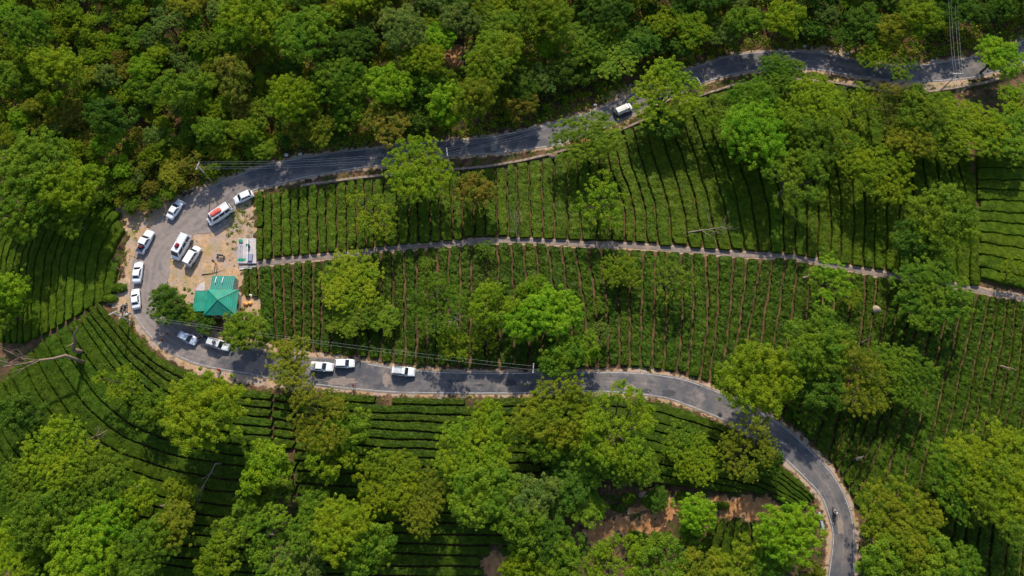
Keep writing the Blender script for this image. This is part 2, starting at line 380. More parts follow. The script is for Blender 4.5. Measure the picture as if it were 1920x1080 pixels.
# stone retaining wall carrying the upper road above the tea terrace
M['stone'] = mat('stone', (.20, .14, .11), .9, noise=1.5, col2=(.34, .25, .19), bump=.8, bscale=3)
mbw = MB(); xs = np.arange(-43, 106, 1.0)
pts = [(x, float(np.interp(x, _ux, _uy))-6.95) for x in xs]
R = []
rr = random.Random(3)
for x, y in pts:
    zt = Z(x, y+.35)+.12+rr.uniform(-.03, .03); zb = Z(x, y-1.6)-.4
    R.append([(x, y+.20, zb), (x, y+.25, zt), (x, y-.25, zt), (x, y-.45, zb)])
mbw.rings(R)
tag(mbw.build('retaining_wall', M['stone']), 'long low brown stone retaining wall holding up the lower edge of the upper road', 'retaining wall')
# ------------------------------------------------------------------ tea rows
KEEP = [(CEN, HALF, 1.0), (PW, None, .75)]
YARDW = DIRTW[0]
POND = [DIRTW[0], DIRTW[1], DIRTW[3], DIRTW[4], DIRTW[5]]
rs = np.random.RandomState(11)
def blocked(X, Y):
    b = dist_poly(X, Y, CEN, HALF) < .95
    b |= dist_poly(X, Y, PW) < .85
    for d in POND: b |= in_poly(X, Y, d)
    return b
UPLIM = lambda X, Y: Y > np.interp(X, _ux, _uy)-np.where(X > -50, 7.7, 1.0)
n_rows = 0
def leaf_quads(pos, nrm, size, rs, aspect=.55):
    n = len(pos); nrm = nrm/(np.linalg.norm(nrm, axis=1)[:, None]+1e-9)
    a = rs.normal(size=(n, 3)); u = np.cross(nrm, a); u /= np.linalg.norm(u, axis=1)[:, None]+1e-9; v = np.cross(nrm, u)
    s = size[:, None] if hasattr(size, '__len__') else size
    V = np.stack([pos+u*s, pos+v*s*aspect, pos-u*s, pos-v*s*aspect], 1).reshape(-1, 3)
    return V, np.arange(n*4).reshape(n, 4)
def bushes(x, y): return np.sin(3.3*x+1.2*np.sin(1.7*y))*np.sin(3.0*y+1.4*np.sin(1.9*x))+.6*np.sin(6.1*x+y)*np.sin(5.3*y-x)
def tea_row(Lp, Rp, material, name, label, group, gap, hgt, lumpy, dens):
    """one clipped tea hedge: body sheet plus a skin of leaves, Lp/Rp its two flank lines"""
    global n_rows
    n = len(Lp)
    if n < 4: return
    Lp = Lp.copy(); Rp = Rp.copy()
    for Q in (Lp, Rp): d0 = Q[0]-Q[1]; d1 = Q[-1]-Q[-2]; Q[0] = Q[0]+d0*.55; Q[-1] = Q[-1]+d1*.55
    K = 8; us = np.array([0, .0, .035, .3, .5, .7, .965, 1.0, 1.0]); zs = np.array([-.15, .6, .96, 1, 1.01, 1, .96, .6, -.15])
    Wd = np.linalg.norm(Rp-Lp, axis=1)[:, None]; D = (Rp-Lp)/Wd
    gi = gap/2+rs.uniform(-.06, .06, (n, 1)) + lumpy*.16*np.abs(np.sin(np.arange(n)*1.25+rs.uniform(0, 6)))[:, None]
    gj = gap/2+rs.uniform(-.06, .06, (n, 1)) + lumpy*.16*np.abs(np.sin(np.arange(n)*1.15+rs.uniform(0, 6)))[:, None]
    ends = np.minimum(np.arange(n), np.arange(n)[::-1]); sh = np.clip(1-ends/1.2, 0, 1)[:, None]*.16
    A = Lp+D*(gi+sh); B = Rp-D*(gj+sh)
    hh = hgt*(1+rs.uniform(-.06, .06, n)-lumpy*.22*(rs.rand(n) < .25))
    hh[0] *= .85; hh[-1] *= .85
    V = np.zeros((n, K+1, 3))
    for k in range(K+1):
        p = A*(1-us[k])+B*us[k]; g = H(p[:, 0], p[:, 1])
        V[:, k, 0] = p[:, 0]; V[:, k, 1] = p[:, 1]
        V[:, k, 2] = g+hh*zs[k]+(lumpy*.13*bushes(p[:, 0], p[:, 1]) if 0 < k < K else 0)+(rs.uniform(-.05, .05, n)*(1+lumpy) if 0 < k < K else 0)
    I = np.arange(n*(K+1)).reshape(n, K+1)
    F1 = np.stack([I[:-1, :-1].ravel(), I[:-1, 1:].ravel(), I[1:, 1:].ravel(), I[1:, :-1].ravel()], 1)
    caps = []
    for r in (0, n-1):
        for k in range(K//2): caps.append([I[r, k], I[r, k+1], I[r, K-k-1], I[r, K-k]])
    F1 = np.vstack([F1, np.array(caps[:-1]) if False else np.array([c for c in caps if len(set(c)) == 4])])
    seg = np.linalg.norm(np.diff((A+B)/2, axis=0), axis=1); area = float((seg*(Wd[1:, 0]-gap)).sum())
    m = int(area*dens); i = rs.randint(0, n-1, m); t = rs.rand(m); u = rs.uniform(-.03, 1.03, m)
    a = A[i]*(1-t)[:, None]+A[i+1]*t[:, None]; b = B[i]*(1-t)[:, None]+B[i+1]*t[:, None]
    p = a*(1-u)[:, None]+b*u[:, None]; ht = (hh[i]*(1-t)+hh[i+1]*t)
    edge = np.clip(np.abs(u-.5)*2-.85, 0, 1)/.15
    z = H(p[:, 0], p[:, 1])+ht*(1.01-.22*edge**3)+rs.uniform(-.03, .05, m)*(1+lumpy*1.5)+lumpy*.13*bushes(p[:, 0], p[:, 1])
    dirv = (b-a)/(np.linalg.norm(b-a, axis=1)[:, None]+1e-9)
    nr = np.stack([dirv[:, 0]*np.sign(u-.5)*edge*1.2, dirv[:, 1]*np.sign(u-.5)*edge*1.2, np.ones(m)], 1)+rs.normal(size=(m, 3))*(.34+.22*lumpy)
    LV, LF = leaf_quads(np.stack([p[:, 0], p[:, 1], z], 1), nr, rs.uniform(.08, .16, m)*(1+.25*lumpy), rs, .65)
    VV = V.reshape(-1, 3); org = VV[:, :].mean(0); org[2] = VV[:, 2].min()
    allV = np.vstack([VV, LV])-org; allF = np.vstack([F1, LF+len(VV)])
    me = np_mesh(name, allV, allF, [material], smooth=False)
    o = link(name, me); o.location = org
    tag(o, label, 'tea hedge', group); n_rows += 1
def resample(pl, n):
    pl = np.array(pl, float); s = np.r_[0, np.cumsum(np.linalg.norm(np.diff(pl, axis=0), axis=1))]
    t = np.linspace(0, s[-1], n); return np.stack([np.interp(t, s, pl[:, 0]), np.interp(t, s, pl[:, 1])], 1)
ORD = 'first second third fourth fifth sixth seventh eighth ninth tenth eleventh twelfth thirteenth fourteenth fifteenth sixteenth seventeenth eighteenth nineteenth twentieth'.split()
def topx(p):  # photo column of a world point, for wording labels only
    v = Vector((p[0], p[1], Z(*p)-CAMH)); return 960+FPX*v.x/(v.y*st-v.z*ct)
def lab_marks(base, marks):
    cnt = {}
    def f(i, pxm, c, piece):
        m = [(a, n) for a, n in marks if a <= pxm][-1]; key = m[1]
        if piece == 0: cnt[key] = cnt.get(key, 0)+1
        s = f"{base}, {ORD[min(19, max(cnt.get(key, 1), 1)-1)]} right of {key}"
        return s+(', second stretch' if piece == 1 else ', third stretch' if piece > 1 else '')
    return f
def lab_down(base, ref, alleys=False, tail='right of the alleys'):
    def f(i, pxm, c, piece):
        q = topx(c); s = f"{base}, {ORD[min(i, 19)]} {ref}"
        if alleys: s += ', left of the alleys' if q < 505 else (', between the alleys' if q < 562 else ', right of the alleys')
        return s
    return f
def field(guides, counts, material, label, group, gap, hgt=.88, lumpy=0., dens=30, breaks=None, minlen=7, clip=None, up=0.4, wob=.13, lab=None):
    """guides: photo-pixel lines along the row gaps; counts: rows between neighbours"""
    NS = 72; G = []
    for g in guides:
        c = catmull(g, 6) if len(g) > 2 else np.array(g, float)
        c = resample(c, NS); G.append(np.array([P(a, b, up)[:2] for a, b in c]))
    lines = []
    for i, c in enumerate(counts):
        for k in range(c):
            t = (k+(rs.uniform(-.1, .1) if k else 0))/c; lines.append(G[i]*(1-t)+G[i+1]*t)
    lines.append(G[-1])
    for i in range(len(lines)):
        T = np.gradient(lines[i], axis=0); T /= np.linalg.norm(T, axis=1)[:, None]; Nn = np.stack([-T[:, 1], T[:, 0]], 1)
        s = np.arange(NS)
        w = wob*(.8*np.sin(s*.33+rs.uniform(0, 6))+.5*np.sin(s*.9+rs.uniform(0, 6)))
        lines[i] = lines[i]+Nn*w[:, None]
    gp = [np.mean([q[0] for q in g]) for g in guides]; gidx = np.r_[0, np.cumsum(counts)]
    for i in range(len(lines)-1):
        pxm = np.interp(i+.5, gidx, gp); A, B = lines[i], lines[i+1]
        L_ = np.linalg.norm(np.diff((A+B)/2, axis=0), axis=1).sum(); n = max(8, int(L_/.55))
        A = resample(A, n); B = resample(B, n)
        ok = ~(blocked(*((A+B)/2).T) | blocked(*(A*.8+B*.2).T) | blocked(*(A*.2+B*.8).T))
        mid = (A+B)/2; ok &= ~UPLIM(mid[:, 0], mid[:, 1])
        pass
        if clip is not None: ok &= in_poly(mid[:, 0], mid[:, 1], clip)
        if breaks is not None:
            for bx in breaks: ok &= np.abs(mid[:, 0]-np.interp(mid[:, 1], bx[1], bx[0])) > .28
        j = 0; piece = 0
        while j < n:
            if not ok[j]: j += 1; continue
            e = j
            while e < n and ok[e]: e += 1
            if e-j >= minlen:
                lb = lab(i, pxm, (A[j:e]+B[j:e]).mean(0)/2, piece) if lab else label; piece += 1
                tea_row(A[j:e], B[j:e], material, 'tea_hedge', lb, group, gap, hgt, lumpy, dens)
            j = e
PROT = [(478,350),(478,492)]
field([[(480,350),(480,495)],[(560,330),(563,490)],[(700,305),(704,475)],[(845,292),(850,462)],[(965,282),(970,360),(974,457)],[(1066,265),(1063,360),(1066,460)],
       [(1125,235),(1148,327),(1168,380),(1172,463)],[(1178,215),(1207,320),(1226,380),(1234,466)],[(1268,185),(1282,233),(1320,350),(1347,474)],[(1318,160),(1337,207),(1382,300),(1408,380),(1422,482)],
       [(1440,130),(1468,290),(1490,390),(1489,488)],[(1555,145),(1588,280),(1600,390),(1596,508)],[(1640,150),(1664,290),(1662,400),(1660,517)],[(1745,155),(1792,300),(1813,400),(1818,545)],[(1780,150),(1815,290),(1830,370),(1838,548)]],
      [5,8,7,6,4,4,3,4,3,3,5,3,6,1], M['tea_light'], 'clipped light green tea hedge running up and down between upper road and footpath', 'tea hedges between the upper road and the footpath', .30, lumpy=.4, lab=lab_marks('light green tea hedge above the footpath', [(0, 'the parking yard'), (705, 'the big tree over the road'), (890, 'the rusty tree'), (966, 'the small bare tree'), (1128, 'the thin tree above the path'), (1330, 'the fallen bare tree'), (1500, 'the crest trees'), (1650, 'the large yellow-green crown')]))
field([[(484,495),(487,650)],[(510,490),(520,670)],[(625,475),(620,680)],[(757,462),(760,620),(758,695)],[(885,452),(880,700)],[(1076,457),(1100,607),(1101,700)],[(1206,463),(1200,705)],
       [(1322,470),(1327,593),(1310,720)],[(1427,480),(1397,667),(1388,750)],[(1496,485),(1477,643),(1440,785)],[(1622,508),(1613,633),(1550,860)],[(1743,528),(1707,657),(1640,860),(1590,950)],
       [(1856,548),(1823,710),(1797,833),(1740,1090)],[(1925,560),(1905,720),(1875,850),(1850,1100)],[(2060,590),(2030,1100)]],
      [1,6,6,6,8,5,5,4,3,5,5,5,4,6], M['tea_deep'], 'deep green tea hedge with bare soil alleys between footpath and lower road', 'tea hedges below the footpath', .36, .70, 1.0, 26, lab=lab_marks('deep green tea hedge below the footpath', [(0, 'the shop'), (640, 'the flat topped tree'), (815, 'the bare pale limb'), (1030, 'the biggest vivid tree'), (1170, 'the small golden tree'), (1255, 'the thin lacy tree'), (1420, 'the tree on the bend'), (1640, 'the straw heap'), (1735, 'the wide tree on the footpath')]))
F3c = [P(a, b) for a, b in ((1831,270),(2000,270),(2000,575),(1831,545))]
field([[(1830,290),(2000,297)],[(1830,338),(1920,340),(2000,345)],[(1830,434),(1920,445),(2000,452)],[(1830,543),(1920,568),(2000,580)]], [2,5,5], M['tea_light'],
      'light green tea hedge running sideways by the frame edge above the footpath', 'tea hedges running sideways at the far right', .24, clip=F3c, lab=lab_down('light green sideways tea hedge at the right edge', 'from the top'))
field([[(-10,440),(-60,520),(-60,640)],[(60,385),(20,440),(0,520),(0,640)],[(115,378),(68,445),(50,520),(45,640)],[(165,378),(120,440),(100,505),(92,618)],[(205,378),(165,432),(145,495),(138,592)],[(240,385),(205,435),(185,490),(178,568)],[(258,440),(236,478),(220,515),(212,556)]],
      [4,4,3,3,2,2], M['tea_light'], 'curving tea hedge on the slope left of the hairpin above the dark track', 'tea hedges left of the hairpin', .24, lab=lab_down('curving tea hedge left of the hairpin', 'from the left frame edge'))
BR = []
for bx in (513, 556):
    q = [P(bx, y) for y in (1100, 900, 720)]; BR.append(([a[0] for a in q], [a[1] for a in q]))
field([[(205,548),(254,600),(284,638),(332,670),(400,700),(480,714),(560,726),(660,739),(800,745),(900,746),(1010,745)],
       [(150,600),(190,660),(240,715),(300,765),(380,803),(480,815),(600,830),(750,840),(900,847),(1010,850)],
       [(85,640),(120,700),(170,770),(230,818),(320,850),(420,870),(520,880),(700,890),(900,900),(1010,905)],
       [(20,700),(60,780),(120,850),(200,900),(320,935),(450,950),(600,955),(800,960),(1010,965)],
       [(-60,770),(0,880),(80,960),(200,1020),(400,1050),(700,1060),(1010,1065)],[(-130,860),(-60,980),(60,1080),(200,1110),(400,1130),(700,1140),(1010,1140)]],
      [6,3,3,5,4], M['tea_low_shaded'], 'dark edged tea hedge following the curve below the lower road', 'tea hedges below the lower road', .30, lumpy=.25, breaks=BR, lab=lab_down('dark edged tea hedge', 'down from the lower road', True))
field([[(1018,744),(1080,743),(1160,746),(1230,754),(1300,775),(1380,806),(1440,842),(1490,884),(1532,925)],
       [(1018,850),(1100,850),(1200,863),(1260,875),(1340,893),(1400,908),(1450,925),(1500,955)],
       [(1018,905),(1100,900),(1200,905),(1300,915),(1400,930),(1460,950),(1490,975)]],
      [6,2], M['tea_low_shaded'], 'tea hedge inside the lower bend of the road above the orange bare patch', 'tea hedges inside the lower bend', .24, lab=lab_down('tea hedge inside the lower bend', 'down from the road'))
field([[(1170,1040),(1205,990)],[(1230,1060),(1262,1000)]], [3], M['tea_light'], 'short slanting tea hedge just below the orange bare patch', 'short tea hedges below the bare patch', .34, minlen=4, lab=lab_down('short tea hedge below the orange patch', 'from the left'))
field([[(1300,1050),(1335,975)],[(1385,1060),(1390,975)],[(1470,1060),(1440,975)]], [4,3], M['tea_deep'], 'short dark tea hedge fanning out near the bright round tree', 'short dark tea hedges fanning out', .34, minlen=4, lab=lab_down('short dark tea hedge fanning beside the vivid round tree', 'from the left'))

field([[(455,508),(457,553)],[(483,504),(485,553)]], [2], M['tea_deep'], '', 'tea hedges right beside the shop annex', .30, .70, .5, 26, minlen=4, lab=lab_down('short tea hedge right of the shop annex', 'from the left'))
# tar and dust patches on the lower road, each a thin sheet
M['tar'] = mat('tar_patch', (.045, .047, .055), .8, noise=3, col2=(.07, .07, .075)); M['dustpatch'] = mat('dusty_patch', (.27, .21, .17), .9, noise=2, col2=(.21, .175, .155))
for px, py, wd, hg, mt in ((1212,733,11,4,'tar'),(1255,737,14,7,'tar'),(1182,728,13,7,'dustpatch'),(640,715,30,8,'dustpatch'),(850,715,12,3,'tar'),(900,722,9,3,'tar'),(1575,985,6,16,'dustpatch'),(470,690,10,12,'dustpatch'),(490,682,12,14,'dustpatch'),(1080,722,16,6,'dustpatch'),(395,380,12,10,'dustpatch'),(1330,135,6,10,'dustpatch'),(925,275,5,12,'dustpatch'),(725,712,7,12,'dustpatch'),(955,718,14,6,'tar')):
    cxp, cyp, _ = P(px, py); mpx = mpp(px, py); rp_ = np.random.RandomState(int(px)); k = 22; V = [(cxp, cyp, Z(cxp, cyp)+.062)]
    for ring in (.5, 1.0):
        for j in range(k):
            t_ = 2*math.pi*j/k; q_ = ring*(1+(rp_.uniform(-.28, .28) if ring == 1 else 0)); x_ = cxp+math.cos(t_)*wd*mpx*q_; y_ = cyp+math.sin(t_)*hg*mpx*q_; V.append((x_, y_, Z(x_, y_)+.062))
    FF = [(0, 1+j, 1+(j+1) % k) for j in range(k)]+[(1+j, 1+k+j, 1+k+(j+1) % k, 1+(j+1) % k) for j in range(k)]
    me = bpy.data.meshes.new('road_patch'); me.from_pydata(V, [], FF); me.materials.append(M[mt]); o = link('road_patch', me); o['kind'] = 'structure'
# loose stones over the yard and verges
rp_ = np.random.RandomState(9); SV = []; SF = []; cand = []
while len(cand) < 700:
    px, py = (rp_.uniform(312, 480), rp_.uniform(385, 600)) if rp_.rand() < .45 else (None, None)
    if px is None:
        i = rp_.randint(0, len(OW)); Wn = OW if rp_.rand() < .5 else IW; d = (Wn[i]-CEN[i])[:2]; d = d/np.linalg.norm(d); p = Wn[i, :2]+d*rp_.uniform(-.3, 1.2)+rp_.uniform(-.8, .8, 2)
    else:
        p = np.array(P(px, py)[:2])
        if not in_poly([p[0]], [p[1]], YARDW)[0]: continue
    cand.append(p)
for p in cand:
    r_ = rp_.uniform(.04, .14)*(2 if rp_.rand() < .06 else 1); b_ = len(SV); z_ = Z(*p)+.05
    pts_ = [(p[0]+r_*math.cos(t)*rp_.uniform(.7, 1.2), p[1]+r_*math.sin(t)*rp_.uniform(.7, 1.2), z_) for t in np.linspace(0, 6.28, 6)[:-1]]
    SV += pts_+[(p[0], p[1], z_+r_*.7)]; SF += [(b_+j, b_+(j+1) % 5, b_+5) for j in range(5)]
M['gravelm'] = mat('loose_stone', (.40, .34, .28), .9, noise=.7, col2=(.22, .17, .14))
o = link('gravel', np_mesh('gravel', SV, SF, [M['gravelm']])); tag(o, 'loose stones strewn over the yard and road verges', 'gravel', kind='stuff')
# ------------------------------------------------------------------ trees
def crown_pts(seed, rz, lobes, clumps, cr, leaves, ls, up=.35, spread=(.30, .62), lobr=(.34, .52), R=5.0, zc=7.0, droop=0.0):
    r = np.random.RandomState(seed); LC = []; PP = []; NN = []
    for k in range(lobes):
        ph = 2*math.pi*(k+r.uniform(-.35, .35))/lobes; d = R*r.uniform(*spread)*(0 if (k == 0 and lobes > 4) else 1)
        LC.append((d*math.cos(ph), d*math.sin(ph), zc+R*rz*r.uniform(-.30, .35)-droop*d*d/R, R*r.uniform(*lobr)))
    LC = np.array(LC); CC = []
    wts = LC[:, 3]**2; wts /= wts.sum()
    for _ in range(clumps):
        l = LC[r.choice(lobes, p=wts)]; v = r.normal(size=3); v /= np.linalg.norm(v); v[2] = abs(v[2]) if r.rand() < .82 else v[2]
        q = l[3]*r.uniform(.62, 1.20)
        if r.rand() < .12: q *= 1.28; k_ = .6
        else: k_ = 1.0
        CC.append((l[0]+v[0]*q, l[1]+v[1]*q, l[2]+v[2]*q*rz*1.15, r.uniform(*cr)*k_))
    CC = np.array(CC); m = int(clumps*leaves)
    i = r.randint(0, clumps, m); v = r.normal(size=(m, 3)); v /= np.linalg.norm(v, axis=1)[:, None]
    v[:, 2] = np.where(r.rand(m) < .75, np.abs(v[:, 2]), v[:, 2])
    q = CC[i, 3]*(r.uniform(.15, 1.0, m)**.6)*1.18
    pos = CC[i, :3]+v*q[:, None]*np.array([1, 1, .75])
    nr = v*.75+np.array([0, 0, up])+r.normal(size=(m, 3))*.5
    V, F = leaf_quads(pos, nr, r.uniform(.6, 1.3, m)*ls, r, .6)
    return V, F, LC, CC
def trunk_mesh(seed, LC, zc, rz, bare=0):
    rn = random.Random(seed); mb = MB(); R0 = .24; zf = zc*.45
    mb.tube([(0, 0, -1.2), (0, 0, .2), (rn.uniform(-.1, .1), rn.uniform(-.1, .1), zf*.6), (0, 0, zf)], [R0*1.5, R0*1.15, R0, R0*.85], 7)
    for l in LC:
        e = Vector((l[0], l[1], l[2]-.2)); s = Vector((0, 0, zf-rn.uniform(0, .5))); md = s.lerp(e, .5)+Vector((rn.uniform(-.3, .3), rn.uniform(-.3, .3), -.35))
        mb.tube([s, md, e], [R0*.6, R0*.42, R0*.22], 5)
        for _ in range(3+bare):
            t = md.lerp(e, rn.uniform(.1, .9)); q = t+Vector((rn.uniform(-1.3, 1.3), rn.uniform(-1.3, 1.3), rn.uniform(.2, 1.1)))
            mb.tube([t, q], [R0*.22, R0*.07], 4)
    return mb.mesh('trunk', M['bark'], True)
PROT = {}
def proto(key, seed, **k):
    V, F, LC, CC = crown_pts(seed, **k)
    PROT.setdefault(key, []).append((np_mesh('crown', V, F, [M['mid']]), trunk_mesh(seed, LC, k.get('zc', 7.0), k['rz'], 2 if key == 'sparse' else 0)))
for s in (1, 2, 3, 4): proto('spread', s, rz=.55, lobes=8, clumps=420, cr=(.18, .52), leaves=70, ls=.105, spread=(.34, .66))          # feathery shade tree
for s in (5, 6, 7): proto('dense', s, rz=.85, lobes=7, clumps=330, cr=(.22, .75), leaves=125, ls=.12, spread=(.25, .48), lobr=(.42, .56))   # rounded broadleaf
for s in (8, 9, 10, 11): proto('bushy', s, rz=.75, lobes=6, clumps=320, cr=(.18, .75), leaves=95, ls=.125, spread=(.30, .62), lobr=(.34, .56))  # forest tree
for s in (12, 13, 14): proto('sparse', s, rz=.6, lobes=6, clumps=170, cr=(.16, .50), leaves=55, ls=.105, spread=(.40, .66), lobr=(.25, .42))  # open crown
for s in (15, 16): proto('ragged', s, rz=.7, lobes=9, clumps=290, cr=(.16, .58), leaves=68, ls=.11, spread=(.35, .74), lobr=(.22, .42))
# big crowns carry more and finer leaf sprays rather than larger leaves
for s in (21, 22, 23): proto('spread_large', s, rz=.55, lobes=10, clumps=800, cr=(.14, .38), leaves=70, ls=.072, spread=(.34, .72), lobr=(.28, .46))
for s in (24, 25): proto('dense_large', s, rz=.80, lobes=9, clumps=620, cr=(.16, .52), leaves=110, ls=.085, spread=(.28, .56), lobr=(.34, .50))
for s in (26, 27, 28): proto('bushy_large', s, rz=.72, lobes=9, clumps=640, cr=(.14, .50), leaves=85, ls=.085, spread=(.30, .66), lobr=(.26, .46))
for s in (29, 30): proto('ragged_large', s, rz=.65, lobes=12, clumps=520, cr=(.12, .42), leaves=68, ls=.075, spread=(.35, .80), lobr=(.18, .36))
rt = random.Random(77)
tree_sites = []
def tree(px, py, rp, form, colour, label, group=None, zs=1.0, cat='tree', name='tree'):
    hgt = 7.0; x, y, z = P(px, py, 5)
    for _ in range(6):
        m = mpp(px, py)*(1-5/CAMH); s = rp*m/5.0*1.13; sz = s*zs*min(1, (1.25/s))**.5; up = 7.0*sz; x, y, z = P(px, py, up*.96)
    t = empty(name, (x, y, z), rt.uniform(0, 6.28)); t.scale = (s*rt.uniform(.88, 1.12), s*rt.uniform(.88, 1.12), sz)
    cm, tm = rt.choice(PROT[form+'_large' if s > 1.05 and form+'_large' in PROT else form])
    a = link('crown', cm, t); a.material_slots[0].link = 'OBJECT'; a.material_slots[0].material = M[colour]
    link('trunk', tm, t)
    tag(t, label, cat, group); tree_sites.append((px, py, rp)); return t
CN = {'bright': 'bright green', 'yellowgreen': 'yellow-green', 'mid': 'mid green', 'dark': 'dark green', 'olive': 'olive green', 'rust': 'rusty brown-green', 'grey': 'grey-green', 'gold': 'golden green'}
FN = {'spread': 'spreading', 'dense': 'dense rounded', 'bushy': 'bushy', 'sparse': 'open-crowned', 'ragged': 'ragged'}
